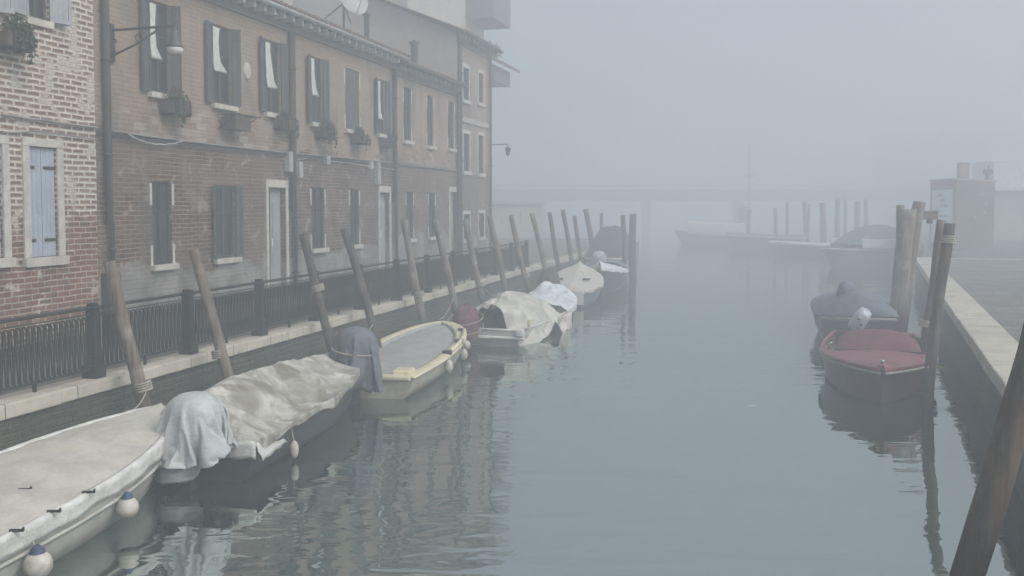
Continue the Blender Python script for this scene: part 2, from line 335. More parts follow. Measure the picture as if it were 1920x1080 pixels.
# ------------------------------------------------------------------ windows
def shutter_leaf(parent, hx, z0, z1, wd, ang, side, mat='shutter', y=-.01):
    # leaf hinged at x=hx; ang degrees from the closed position, side -1 hinges on the near jamb
    mb = MB(); n = 9
    mb.box((0, -.02, 0), (wd, .02, .06)).box((0, -.02, z1-z0-.06), (wd, .02, z1-z0)).box((0, -.02, .06), (.05, .02, z1-z0-.06)).box((wd-.05, -.02, .06), (wd, .02, z1-z0-.06))
    for i in range(3): mb.box((.051+(wd-.102)*i/3, -.010, .061), (.048+(wd-.102)*(i+1)/3, .008, z1-z0-.061))
    mb.box((.05, -.016, (z1-z0)*.48), (wd-.05, .014, (z1-z0)*.48+.06))
    o = mb.build('shutter', mat, parent)
    a = math.radians(ang); a = -a if side < 0 else -(math.pi-a)
    o.location = (hx, y, z0); o.rotation_euler = (0, 0, a)
    return o
def curtain(parent, x0, x1, z0, z1, y, side):
    mb = MB(); P = []; rc = random.Random(int(x0*100)); x1 = x0+(x1-x0)*rc.uniform(.65,1.05); z0 += (z1-z0)*rc.uniform(-.08,.22); ph = rc.uniform(0,3)
    for i in range(25):
        t = i/24; z = z1-(z1-z0)*t; wd = (x1-x0)*(1-.25*math.sin(t*3+ph*.4)) if t < .8 else (x1-x0)*(1+.6*(t-.8)/.2)
        P.append([(x0+wd*j/12, y+.035*math.sin(j*1.6+t*2+ph)-.02*(t > .8)*(t-.8)*5, z) for j in range(13)])
    mb.grid(P); o = mb.build('curtain', 'curtain', parent, True, solid=.006)
    return o
def window(parent, x0, x1, z0, z1, kind='open', dep=.11, sill=True, jambs=False, cur=False, lw=None, rw=None, matsh='shutter', la=165, ra=150):
    mb = MB(); f = .045; y0, y1 = dep-.06, dep-.01
    mb.box((x0, y0, z0), (x0+f, y1, z1)).box((x1-f, y0, z0), (x1, y1, z1)).box((x0+f, y0, z1-f), (x1-f, y1, z1)).box((x0+f, y0, z0), (x1-f, y1, z0+f))
    mb.box(((x0+x1)/2-.025, y0+.004, z0+f), ((x0+x1)/2+.025, y1-.004, z1-f))
    if kind != 'closed': mb.box((x0+f, y0+.006, z0+(z1-z0)*.62), ((x0+x1)/2-.025, y1-.006, z0+(z1-z0)*.62+.03)).box(((x0+x1)/2+.025, y0+.006, z0+(z1-z0)*.62), (x1-f, y1-.006, z0+(z1-z0)*.62+.03))
    wn = mb.build('window', 'shutter' if kind == 'open' else 'iron', parent)
    g = MB(); g.box((x0+.01, dep-.035, z0+.01), (x1-.01, dep-.03, z1-.01)); g.build('pane', 'glass', wn)
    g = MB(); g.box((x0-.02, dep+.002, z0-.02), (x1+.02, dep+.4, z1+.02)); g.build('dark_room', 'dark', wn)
    if sill:
        g = MB(); g.box((x0-.07, -.10, z0-.10), (x1+.07, dep-.062, z0)); g.build('sill', 'frame', wn, bevel=.01)
    if jambs:
        h = (z1-z0)
        for a, b in ((x0-.065, x0-.002), (x1+.002, x1+.065)):
            for t0, t1 in ((0, .24), (.72, .98)): g = MB(); g.box((a, -.012, z0+h*t0), (b, .05, z0+h*t1)); g.build('jamb_stone', 'frame', wn)
    wd = lw or (x1-x0)/2
    if kind == 'open':
        shutter_leaf(wn, x0, z0, z1, wd, la, -1, matsh); shutter_leaf(wn, x1, z0, z1, rw or wd, ra, 1, matsh)
    if kind == 'closed':
        g = MB(); mid = (x0+x1)/2
        for a, b in ((x0+.01, mid-.004), (mid+.004, x1-.01)):
            n = 3
            for i in range(n):
                g.box((a+(b-a)*i/n+.002, .03, z0+.01), (a+(b-a)*(i+1)/n-.002, .07, z1-.01))
        g.build('shutter', matsh, wn)
    if cur: curtain(wn, x0+.03, x0+.03+(x1-x0)*.42, z0+(z1-z0)*.30, z1-.06, .0, -1)
    return wn
def frame_stone(parent, x0, x1, z0, z1, t=.14, lint=.16, door=False, mat='frame', name='stone_surround'):
    g = MB(); y0, y1 = -.03, .10
    g.box((x0-t, y0, z0), (x0-.001, y1, z1)).box((x1+.001, y0, z0), (x1+t, y1, z1)).box((x0-t, y0-.002, z1+.001), (x1+t, y1, z1+lint))
    if not door: g.box((x0-t-.03, y0-.04, z0-.13), (x1+t+.03, y1, z0-.001))
    return g.build(name, mat, parent, bevel=.008)
def door(parent, x0, x1, z0, z1, dep=.20):
    g = MB(); g.box((x0+.005, dep-.06, z0), (x0+(x1-x0)*.42, dep-.02, z1-.005)); 
    d = g.build('door', 'dark', parent)  # dark slab, paints the shade of the open gap beside the leaf
    g = MB(); a = x0+(x1-x0)*.42; g.box((a+.004, dep-.075, z0), (x1-.005, dep-.03, z1-.005))
    for zz in (z0+.2, z0+(z1-z0)*.55): g.box((a+.08, dep-.09, zz), (x1-.08, dep-.072, zz+(z1-z0)*.33))
    g.build('door_leaf', 'door', d)
    g = MB(); g.box((a+.01, dep-.11, z0+1.2), (a+.05, dep-.076, z0+1.38)); g.build('letter_plate', 'white', d)
    g = MB(); g.box((x0-.02, dep, z0), (x1+.02, dep+.3, z1)); g.build('dark_hall', 'dark', d)
    return d
def openings(spec, d, s0, zb):      # pixel openings -> local rectangles
    out = []
    for x0, x1, yt, yb in spec:
        sa, _ = WL(x0, 300, d); sb, _ = WL(x1, 300, d); xm = (x0+x1)/2
        zt = WL(xm, yt, d)[1]; z0 = WL(xm, yb, d)[1] if yb else QZ
        out.append((sa-s0, sb-s0, z0-zb, zt-zb))
    return out
def building(name, label, sa, sb, d, ztop, holes, wallmat, depth=8, zb=QZ, side=True):
    t = thing(name, label, 'building', ML, (sa, d, zb))
    mb = MB(); L = sb-sa; wall_holes(mb, 0, L, 0, ztop-zb, holes)
    H = ztop-zb
    mb.add([(0,0,0),(0,depth,0),(0,depth,H),(0,0,H)], [(0,1,2,3)]); mb.add([(L,0,0),(L,depth,0),(L,depth,H),(L,0,H)], [(0,1,2,3)])
    mb.add([(0,depth,0),(L,depth,0),(L,depth,H),(0,depth,H)], [(0,1,2,3)])
    mb.build('wall', wallmat, t)
    return t, L, H
def tiled_roof(t, x0, x1, y0, y1, z0, z1, name='roof', step=.22, mat='tile'):
    mb = MB(); n = int((x1-x0)/step)+1; P = []
    for i in range(n*6+1):
        x = x0+(x1-x0)*i/(n*6); w_ = .045*abs(math.sin(math.pi*i/6))+.01*noise.noise((x*5, 0, 3))
        P.append([(x, y0+(y1-y0)*k/6+ .02*noise.noise((x*3, k, 0)), z0+(z1-z0)*k/6+w_) for k in range(7)])
    mb.grid(P)
    mb.add([(x0,y0,z0-.05),(x1,y0,z0-.05),(x1,y1,z1-.05),(x0,y1,z1-.05)], [(0,1,2,3)])
    for i in range(n):     # round tile ends at the eave
        cx = x0+(i+.5)*step
        if cx < x1: mb.tube([(cx, y0-.05, z0+.0), (cx, y0+.25, z0+.03)], .055, 8)
    return mb.build(name, mat, t, True)
def eave(t, x0, x1, z, out=.32, step=.42, gut='zinc', dent='white'):
    mb = MB(); mb.box((x0, -.05, z-.34), (x1, -.001, z-.22)); mb.box((x0, -out+.02, z-.05), (x1, -.001, z-.01))
    mb.build('cornice', 'eave_wood', t)
    x = x0+.1; mb = MB(); mb.box((0, -out+.03, z-.19), (.09, -.052, z-.052)); o = mb.build('corbel', dent, t)
    while x < x1-.1:
        if x > x0+.11: o = o.copy(); C.objects.link(o)
        o.location.x = x; x += step
    mb = MB(); P = []
    for i in (0, 1):
        x = (x0, x1)[i]; P.append([(x, -out-.07+.07*math.cos(a), z-.02-.07*math.sin(a)) for a in [math.pi*j/8 for j in range(9)]])
    mb.grid(P); mb.build('gutter', gut, t, True, solid=.012)
def pipe(t, x, z0, z1, r=.05, y=-.09, kink=None, name='drainpipe'):
    pts = [(x, y, z1), (x, y, z0)] if kink is None else [(x, y, z1), (x, y, kink+.12), (x+.06, y, kink), (x+.06, y, z0)]
    if kink is None: mb = MB(); mb.tube([Vector(pts[0]).lerp(Vector(pts[1]), i/6) for i in range(7)], r, 10)
    else: mb = MB(); mb.tube(pts, [r*1.25, r*1.25, r*.9, r*.8], 10)
    z = z0+.5
    while z < z1: mb.tube([(x+(.06 if kink and z < kink else 0), y, z-.02), (x+(.06 if kink and z < kink else 0), y, z+.02)], r*1.5, 10); z += 1.5
    return mb.build(name, 'pipe', t, True)
def leaves(mb, c, r, n, sz=.05, seed=0):
    rnd = random.Random(seed)
    for i in range(n):
        while True:
            q = Vector((rnd.uniform(-1,1), rnd.uniform(-1,1), rnd.uniform(-1,1)))
            if q.length < 1 and (q.length > .35 or rnd.random() < .4): break
        p = Vector((c[0]+q.x*r[0], c[1]+q.y*r[1], c[2]+q.z*r[2]+.1*noise.noise((q.x*3+seed, q.y*3, 0))))
        a = Vector((rnd.gauss(0,1), rnd.gauss(0,1), rnd.gauss(0,1))).normalized(); b = a.cross(Vector((rnd.gauss(0,1), rnd.gauss(0,1), rnd.gauss(0,1)))).normalized(); s = sz*rnd.uniform(.6, 1.5)
        mb.add([p-a*s, p+b*s*.45, p+a*s, p-b*s*.45], [(0,1,2,3)])
def flower_box(label, sx, d, z, wd=.55, seed=0, big=1.0):
    t = thing('window_box', label, 'window box', ML, (sx, d-.02, z), 'flower boxes under the upper windows')
    mb = MB(); mb.box((0, -.26, -.20), (wd, -.02, 0)); mb.build('planter', 'earthen', t, bevel=.01)
    mb = MB()
    for k in (.08, wd-.1): mb = MB(); mb.box((k, -.28, -.24), (k+.02, -.0, -.202)).box((k, -.285, -.24), (k+.02, -.262, .05)); mb.build('bracket', 'iron', t)
    mb = MB(); rq = random.Random(seed)
    for q_ in range(6): leaves(mb, (wd*rq.uniform(.1,.95), -.15+rq.uniform(-.08,.05), rq.uniform(-.03,.12)), (.13*big, .11, rq.uniform(.07,.16)*big), int(60*big), .040, seed+q_)
    for q_ in range(5):
        x_, l_ = wd*rq.uniform(.1,1.05), rq.uniform(.15,.42)
        leaves(mb, (x_, -.27, -l_/2), (.05, .04, l_/2+.03), int(28*big), .036, seed+20+q_)
        mb.tube([(x_-.02, -.2, .02), (x_, -.28, -.02), (x_+.02, -.28, -l_)], .005, 4)
    mb.build('plant', 'leaf', t)
    return t
# ------------------------------------------------------------------ building A (near left)
sA0 = 3.0; sA1 = WL(180, 300, DA)[0]
hA = openings([(53, 105, 276, 482), (-50, 2, 268, 486), (58, 98, -95, 38), (-60, -14, -140, 16)], DA, sA0, QZ)
mb_t, LA, HA = building('brick_house', 'near house of lime smeared brick with a pale blue shuttered window', sA0, sA1, DA, 9.5, hA, 'near', zb=QZ)
A = mb_t
for i, h in enumerate(hA):
    if i < 2:
        window(A, *h, kind='closed', sill=False, matsh='shutter_blue'); frame_stone(A, *h, t=.13, lint=.12)
        mb = MB()
        for zz in (.14, .80):
            zc = h[2]+(h[3]-h[2])*zz
            for a, b in ((h[0]+.0, h[0]+.14), (h[1]-.24, h[1]-.0)): mb.box((a, .018, zc), (b, .028, zc+.045))
        mb.build('hinge_strap', 'iron', A)
    else:
        window(A, *h, kind='open', sill=False, matsh='shutter_grey', lw=.34, rw=.34, la=170, ra=160, cur=True)
        g = MB(); g.box((h[0]-.05, -.05, h[2]-.1), (h[1]+.05, .1, h[2]-.003)); g.build('sill', 'frame', A)
eave(A, 0, LA+.12, HA); tiled_roof(A, -.1, LA+.15, -.4, 5, HA+.02, HA+1.8)
pz = WL(8, 50, DA)
flower_box('dark bushy window box at the upper left edge on the near brick house', pz[0]-.25, DA, pz[1]-.1, .5, 3, 1.2)
# ------------------------------------------------------------------ building B
sB1 = WL(742, 300, DB)[0]; zB = WL(735, 97, DB-.35)[1]; belt = WL(300, 262, DB)[1]-QZ; plin = WL(300, 503, DB)[1]-QZ
upB = [(283,324,6,176), (400,437,50,197), (498,528,78,213), (583,607,108,231), (648,674,131,244), (708,723,150,252)]
loB = [(283,320,341,496), (401,440,348,484), (583,607,352,466), (655,672,355,459)]
drB = [(501,534,352,None), (711,729,361,None)]
hU, hL, hD = (openings(q, DB, sA1, QZ) for q in (upB, loB, drB))
M['rowB'] = mat_wall_row('terrace_wall', belt, plin, pale=.05)
B, LB, HB = building('terraced_house', 'long two storey house of ochre and red brick with dark shutters beside the railing', sA1, sB1, DB, zB, hU+hL+hD, 'rowB')
for i, h in enumerate(hU):
    kind = 'closed' if i == 4 else 'open'
    window(B, *h, kind=kind, cur=i in (0,1,2,3,5), jambs=i == 4, lw=.30, rw=.17, la=[168,168,166,160,0,160][i], ra=[120,128,150,150,0,150][i])
for i, h in enumerate(hL):
    if i == 1: window(B, *h, kind='open', lw=.2, rw=.17, la=150, ra=155)
    else: window(B, *h, kind='bare', jambs=True)
for h in hD: door(B, *h); frame_stone(B, *h, t=.10, lint=.17, door=True)
eave(B, 0, LB, HB); tiled_roof(B, 0, LB, -.4, 6, HB+.02, HB+2.1)
def bx(px, d=DB, s0=None): return WL(px, 300, d)[0]-(s0 if s0 is not None else sA1)
pipe(B, bx(194), .9, HB-.1, .05, kink=WL(197, 425, DB)[1]-QZ)
mb = MB(); mb.box((bx(184)-.0, -.16, 0), (bx(206), -.001, WL(197, 512, DB)[1]-QZ)); mb.build('pipe_casing', 'pipe', B)
pipe(B, bx(543), .1, HB-.35, .06, kink=WL(543, 400, DB)[1]-QZ)
pipe(B, bx(736), .1, HB-.35, .05, kink=WL(736, 395, DB)[1]-QZ)
mb = MB(); mb.box((0, -.035, belt-.03), (LB, -.001, belt+.03)); mb.build('string_course', 'pipe', B)
mb = MB(); zc = WL(465, 133, DB)[1]-QZ; xc = bx(465); mb.grid([[(xc+r*.13*math.cos(a), -.03 if r < 1 else -.0, zc+r*.17*math.sin(a)) for a in [2*math.pi*j/20 for j in range(20)]] for r in (0.01, .9, 1)], True)
mb.build('oval_plaque', 'frame', B)
def cable(t, pts, r=.012, mat='cable', name='cable'):
    mb = MB(); P = []
    for i in range(len(pts)-1):
        a, b = Vector(pts[i]), Vector(pts[i+1]); n = 10
        for k in range(n):
            q = a.lerp(b, k/n); q.z += .004*math.sin(k*.9+i); P.append(q)
    P.append(Vector(pts[-1])); mb.tube(P, r, 6); return mb.build(name, mat, t, True)
def wp(px, py, y=-.05, d=DB, s0=None):
    s, z = WL(px, py, d); return (s-(s0 if s0 is not None else sA1), y, z-QZ)
cable(B, [wp(206,246), wp(320,262), wp(480,281), wp(640,296), wp(738,306)], .02)
cable(B, [wp(206,258,-.07), wp(330,270,-.07), wp(540,292,-.07), wp(738,312,-.07)], .014, 'pipe')
cable(B, [wp(232,252,-.09), wp(245,260,-.09), wp(262,266,-.09), wp(280,270.5,-.09), wp(300,271.5,-.09), wp(320,269,-.09), wp(338,263,-.09)], .014, 'zinc')
cable(B, [wp(550,300,-.06), wp(575,296,-.06), wp(660,308,-.06), wp(738,318,-.06)], .012, 'zinc')
for px, py, hh in ((537,303,.22), (556,318,.18), (608,300,.1), (690,310,.1), (704,325,.3)):
    x, y, z = wp(px, py); mb = MB(); mb.box((x-.09, -.12, z-hh), (x+.09, -.002, z+hh)); mb.build('junction_box', 'zinc', B)
cable(A, [wp(0,215,-.04,DA,sA0), wp(90,228,-.04,DA,sA0), wp(178,240,-.04,DA,sA0)], .02)
cable(A, [wp(0,250,-.04,DA,sA0), wp(70,246,-.04,DA,sA0), wp(178,262,-.04,DA,sA0)], .012)
for k, (px, py, wd, sd_, lab, bg_) in enumerate(((288,188,.62,11,'bushy trailing flower box under the nearest upper window, below the wall lamp',1.15), (505,222,.6,12,'flower box under the third upper window beside the drainpipe',1.0), (584,240,.6,13,'hanging flower box under the fourth upper window',1.05), (652,252,.55,14,'flower box under the closed dark shutters of the fifth upper window',.85), (707,260,.55,15,'flower box under the last upper window before the pipe',.8))):
    s, z = WL(px, py, DB); flower_box(lab, s+.12, DB, z, wd, sd_, bg_)
# drying rack under second window
s, z = WL(405, 212, DB); t = thing('drying_rack', 'dark wire rack bracketed under the second upper window', 'rack', ML, (s, DB-.003, z))
mb = MB()
for k in range(5): mb.tube([(0, -.08-.09*k, -.02), (.9, -.08-.09*k, -.02)], .009, 5)
for k in (0.05, .85): mb.tube([(k, 0, -.02), (k, -.5, -.02)], .012, 5).tube([(k, 0, -.3), (k, -.4, -.02)], .01, 5)
mb.build('wires', 'iron', t)
mb = MB(); mb.box((.1, -.35, -.3), (.7, -.06, -.04)); mb.build('tray', 'earthen', t)
# wall lamp on a scroll bracket
s, z = WL(206, 57, DB); t = thing('wall_lamp', 'iron scroll bracket lamp with a white glass bowl, on the wall over the dark drainpipe', 'lamp', ML, (s, DB-.2, z))
mb = MB(); mb.tube([(0, .19, 0), (0, -.98, .02)], .022, 8).tube([(0, .19, -.42), (0, -.25, -.25), (0, -.70, -.02)], .018, 8)
mb.tube([(0, .1-.09*a*math.cos(a*2.2), -.2+.07*a*math.sin(a*2.2)) for a in [i*.2 for i in range(12)]], .012, 6)
mb.tube([(0, -.35-.06*a*math.cos(a*2.2), -.12+.04*a*math.sin(a*2.2)) for a in [i*.2 for i in range(12)]], .010, 6)
mb.box((-.05, .15, -.5), (.05, .2, .1)); mb.build('bracket', 'iron', t, True)
mb = MB(); P = [[(r*math.cos(a), -.98+r*math.sin(a), zz) for a in [2*math.pi*j/16 for j in range(16)]] for r, zz in ((.015,.04),(.02,-.04),(.06,-.07),(.075,-.20),(.11,-.27),(.14,-.31),(.125,-.32),(.01,-.31))]
mb.grid(P, True).build('lamp_shade', 'shutter', t, True)
mb = MB(); P = [[(r*math.cos(a), -.98+r*math.sin(a), zz) for a in [2*math.pi*j/16 for j in range(16)]] for r, zz in ((.12,-.322),(.125,-.35),(.10,-.40),(.05,-.425),(.005,-.43))]
mb.grid(P, True).build('glass_bowl', 'white', t, True)
# ------------------------------------------------------------------ building C
sC1 = WL(857, 300, DB)[0]; zC = WL(745, 112, DB-.3)[1]
hU = openings([(757,771,165,264), (801,813,180,274), (840,851,190,279)], DB, sB1, QZ)
hL = openings([(761,774,360,448), (803,815,362,444)], DB, sB1, QZ); hD = openings([(843,856,360,None)], DB, sB1, QZ)
M['rowC'] = mat_wall_row('far_terrace_wall', belt+.05, plin+.2, (0.368,0.288,0.224), (0.238,0.238,0.230), (0.189,0.130,0.107))
Cb, LC, HC = building('terraced_house', 'lower house with three narrow upper windows between two drainpipes', sB1, sC1, DB, zC, hU+hL+hD, 'rowC')
for h in hU: window(Cb, *h, kind='bare', jambs=True, matsh='shutter')
for h in hL: window(Cb, *h, kind='bare', jambs=True)
for h in hD: door(Cb, *h); frame_stone(Cb, *h, t=.10, lint=.17, door=True)
eave(Cb, 0, LC, HC, .3, .45, 'pipe', 'render'); tiled_roof(Cb, 0, LC, -.35, 6, HC+.02, HC+2.0)
pipe(Cb, LC-.12, .1, HC-.3, .06)
mb = MB(); mb.box((0, -.03, belt+.02), (LC, -.001, belt+.08)); mb.build('string_course', 'pipe', Cb)
cable(Cb, [wp(746,308,-.05,DB,sB1), wp(800,314,-.05,DB,sB1), wp(855,320,-.05,DB,sB1)], .02)
# ------------------------------------------------------------------ building D with its gable end above C
sD1 = WL(917, 300, DB)[0]; zD = WL(858, 62, DB)[1]
hs_ = openings([(868,879,128,188), (897,906,138,193), (868,880,251,321), (896,906,254,325), (868,880,402,448), (897,907,400,444)], DB, sC1, QZ)
M['rowD'] = mat_wall_row('corner_house_wall', belt-.1, plin-.1, (0.368,0.288,0.248), (0.255,0.247,0.247), (0.238,0.168,0.140))
D, LD, HD = building('corner_house', 'tall pinkish corner house with white framed windows at the end of the row', sC1, sD1, DB, zD, hs_, 'rowD')
for h in hs_: window(D, *h, kind='bare', sill=False); frame_stone(D, *h, t=.08, lint=.13)
d1, z1 = WS(742, 14, sC1); d2, z2 = WS(640, -28, sC1)
mb = MB(); g = [(0,0,HD-.001), (0, d1-DB, z1-QZ), (0, d2-DB, z2-QZ)]
mb.add([(-.004, 0, 2.5), (-.004, d2-DB, 2.5), (-.004, d2-DB, z2-QZ), (-.004, d1-DB, z1-QZ), (-.004, 0, HD)], [(0,1,2,3,4)]); mb.build('gable_wall', 'render', D)
tiled_roof(D, -.25, LD+.3, -.35, d2-DB, HD+.02, z2-QZ+.02); eave(D, -.02, LD+.25, HD, .32, .5, 'pipe', 'render')
pipe(D, LD-.1, .1, HD-.3, .05); pipe(D, .1, .1, HD-.3, .07)
mb = MB(); mb.box((0, -.05, WL(880, 232, DB)[1]-QZ), (LD, -.001, WL(880, 228, DB)[1]-QZ+.1)); mb.build('string_course', 'render', D)
# lamp on the far corner
p = WL(917, 272, DB); t = thing('corner_lamp', 'small hanging lamp on a thin arm at the far corner of the row', 'lamp', ML, (p[0]-.05, DB, p[1]))
mb = MB(); mb.tube([(0,-.001,0), (0,-.75,.02)], .02, 6); mb.build('arm', 'iron', t)
mb = MB(); mb.tube([(0,-.75,.03), (0,-.75,-.08), (0,-.75,-.12), (0,-.75,-.38), (0,-.75,-.42)], [.015,.015,.11,.07,.02], 8); mb.build('lantern', 'iron', t)
# ------------------------------------------------------------------ building E, further and set back, with projecting bays
dE = 14.0; sE1 = WL(908, 300, dE)[0]; sE0 = sE1-11
E, LE, HE = building('tall_house', 'tall dim house in the fog behind the corner house, with boarded bays overhanging the water', sE0, sE1, dE, 13.6, [], 'render', depth=9)
def px_box(px0, px1, py0, py1, ext):
    # bay at the far end, face between pixels
    za = WL(px1, py0, dE)[1]; zb_ = WL(px1, py1, dE)[1]; return za-QZ, zb_-QZ
s_ = sE1-.05; base = ML @ Vector((s_, 0, 0)); n_ = ML @ Vector((1, 0, 0))
def dz(px, py): return WS(px, py, s_-1.2)
(da, zt), (_, zb2) = dz(945, -12), dz(945, 46)
mb = MB(); mb.box((LE-3.2, da-dE, zb2-QZ), (LE-.05, -.002, zt-QZ)); bay = mb.build('overhanging_bay', 'bay', E)
(da, zt), (_, zb2) = dz(945, 130), dz(945, 158)
mb = MB(); mb.box((LE-3.0, da-dE, zb2-QZ), (LE-.05, -.002, zt-QZ)); bay = mb.build('overhanging_bay', 'bay', E)
(de, _) = dz(962, 128)
mb = MB(); mb.add([(LE-3.3, de-dE, zt-QZ+.02), (LE+.1, de-dE, zt-QZ+.02), (LE+.1, 0, zt-QZ+.95), (LE-3.3, 0, zt-QZ+.95)], [(0,1,2,3)]); mb.build('bay_roof', 'tile', bay, solid=.12)
mb = MB(); leaves(mb, (LE-1.5, (da-dE)*.6, zt-QZ+.9), (1.2, .5, .35), 260, .09, 5); mb.build('roof_plants', 'leaf', bay)
tiled_roof(E, -.2, LE+.3, -.5, 6, HE+.02, HE+.8)
# back building behind B's roof
dG = 19.0; sg0 = WL(530, 0, dG)[0]; sg1 = WL(715, 0, dG)[0]
G, LG, HG = building('back_house', 'faint pale back house rising behind the long roof', sg0, sg1, dG, 13.4, [], 'render', depth=8)
tiled_roof(G, -.2, LG+.2, -.4, 5, HG+.02, HG+1.2)
# roof things: satellite dish, chimneys
s, z = WL(645, 78, 10.9); t = thing('satellite_dish', 'pale satellite dish on a braced mast over the long roof', 'satellite dish', ML, (s, 10.9, z))
zt = WL(645, 6, 10.9)[1]-z
mb = MB(); mb.tube([(0,0,-.25), (0,0,zt)], .03, 8).tube([(-.9,.1,zt-.55), (0,0,zt)], .02, 6).tube([(.45,0,zt-.45), (0,0,zt)], .02, 6); mb.build('mast', 'pipe', t)
mb = MB(); R_ = Matrix.Translation((.05, -.15, zt+.12)) @ Matrix.Rotation(math.radians(-25), 4, 'Z') @ Matrix.Rotation(math.radians(72), 4, 'X')
mb.grid([[R_ @ Vector((r*.52*math.cos(a), r*.52*math.sin(a), .12*r*r)) for a in [2*math.pi*j/28 for j in range(28)]] for r in (.02, .3, .6, .85, 1)], True); mb.build('dish', 'zinc', t, True, solid=.02)
mb = MB(); mb.tube([R_ @ Vector((0,-.5,.12)), R_ @ Vector((0,-.1,.55))], .014, 6).tube([R_ @ Vector((0,-.13,.5)), R_ @ Vector((0,-.07,.62))], .04, 8); mb.build('receiver_arm', 'zinc', t)
for px, py0, py1, lab, wd in ((688, 30, 72, 'slim dark chimney pipe on the long roof beside the dish', .12), (777, 82, 118, 'short chimney pot on the lower roof', .2)):
    s, z = WL(px, py1, 10.9); zt = WL(px, py0, 10.9)[1]-z
    t = thing('chimney', lab, 'chimney', ML, (s, 10.9, z))
    mb = MB(); mb.tube([(0,0,-.3), (0,0,zt)], wd/1.6, 10); mb.build('flue', 'pipe', t); mb = MB(); mb.tube([(0,0,zt+.0), (0,0,zt+.05), (0,0,zt+.12)], [wd*.9, wd*.9, .02], 10); mb.build('cap', 'pipe', t)
# ------------------------------------------------------------------ iron railing on the left quay
def rs(px): return WL(px, 400, DF)[0]
P0 = rs(170); STEP = (rs(484)-rs(170))/2.0; k0 = -3; k1 = int(round((rs(990)-P0)/STEP))
t = thing('iron_railing', 'dark cast iron railing of interlaced loops along the stone edge of the quay', 'railing', ML, (P0, DF, QZ))
FH = .89
post = MB(); w_ = .085
post.box((-.098,-.098,0), (.098,.098,.16)).box((-.075,-.075,.16), (.075,.075,.28)).box((-.06,-.06,.28), (.06,.06,FH-.05)).box((-.08,-.08,FH-.05), (.08,.08,FH-.02)).box((-.05,-.05,FH-.02), (.05,.05,FH+.02))
for sx in (-.045, .045): post.box((sx-.010, -.068, .34), (sx+.010, -.06, FH-.1))
pz_ = post.build('post', 'iron', t, bevel=.008)
pan = MB(); n = 20; a = (STEP-.24)/n; x0 = .12; zt, zb_ = FH-.14, .12
pan.box((.07,-.02,zb_-.02), (STEP-.07,.02,zb_)).box((.07,-.012,zt+.02), (STEP-.07,.012,zt+.035))
for i in range(n):
    cx = x0+(i+.5)*a; r = a*.46
    pts = [(cx-.12*a, .008, zb_+.02), (cx-.3*a, .008, (zt+zb_)/2-.05), (cx-r, .008, zt-r-.06)] + [(cx-r*math.cos(q), .008, zt-r+r*math.sin(q)) for q in [math.pi*j/6 for j in range(7)]] + [(cx+r, .008, zt-r-.06), (cx+.3*a, .008, (zt+zb_)/2-.05), (cx+.12*a, .008, zb_+.02)]
    pan.tube(pts, .0105, 5)
    cx += a/2; 
    if i < n-1:
        pts = [(cx-.12*a, -.010, zt-.02), (cx-.3*a, -.010, (zt+zb_)/2+.05), (cx-r, -.010, zb_+r+.06)] + [(cx-r*math.cos(q), -.010, zb_+r-r*math.sin(q)) for q in [math.pi*j/6 for j in range(7)]] + [(cx+r, -.010, zb_+r+.06), (cx+.3*a, -.010, (zt+zb_)/2+.05), (cx+.12*a, -.010, zt-.02)]
        pan.tube(pts, .0105, 5)
pan.box((STEP/2-.015,-.015,0), (STEP/2+.015,.015,zb_-.02))
po = pan.build('panel', 'iron', t)
for k in range(k0, k1+1):
    q = pz_ if k == k0 else pz_.copy()
    if k > k0: C.objects.link(q); q.parent = t
    q.location = (k*STEP, 0, 0)
    if k < k1:
        q = po if k == k0 else po.copy()
        if k > k0: C.objects.link(q); q.parent = t
        q.location = (k*STEP, 0, 0)
mb = MB(); mb.tube([(k0*STEP+i*STEP, 0, FH-.035) for i in range(k1-k0+1)], .022, 8); mb.build('top_rail', 'iron', t, True)
# ------------------------------------------------------------------ mooring poles
def pole_mesh(base, top, r0, r1, seed, bend=.05):
    b, tp = Vector(base), Vector(top); n = 18; pts = []; R = []
    ax = (tp-b).normalized(); sidev = ax.cross(Vector((.3,1,.1))).normalized()
    for i in range(n+1):
        u = i/n; p = b.lerp(tp, u) + sidev*bend*math.sin(math.pi*u)*(1 if seed % 2 else -1) + Vector((noise.noise((u*4, seed, 0)), noise.noise((u*4, seed, 7)), 0))*.018
        pts.append(p - b); R.append((r0+(r1-r0)*u)*(1+.10*noise.noise((u*6, seed*3.1, 2))))
    mb = MB(); m = 16
    rings = []
    for i, p in enumerate(pts):
        tt = ax; a_ = tt.cross(Vector((0,1,0))).normalized(); b_ = tt.cross(a_).normalized()
        rings.append([p + (a_*math.cos(2*math.pi*j/m)+b_*math.sin(2*math.pi*j/m))*R[i]*(1+.07*noise.noise((math.cos(2*math.pi*j/m)*1.7, math.sin(2*math.pi*j/m)*1.7, i*.12+seed))) for j in range(m)])
    o_ = len(mb.v); mb.grid(rings, True); mb.f.append(tuple(o_+j for j in range(m))); mb.f.append(tuple(o_+n*m+j for j in reversed(range(m))))
    return mb
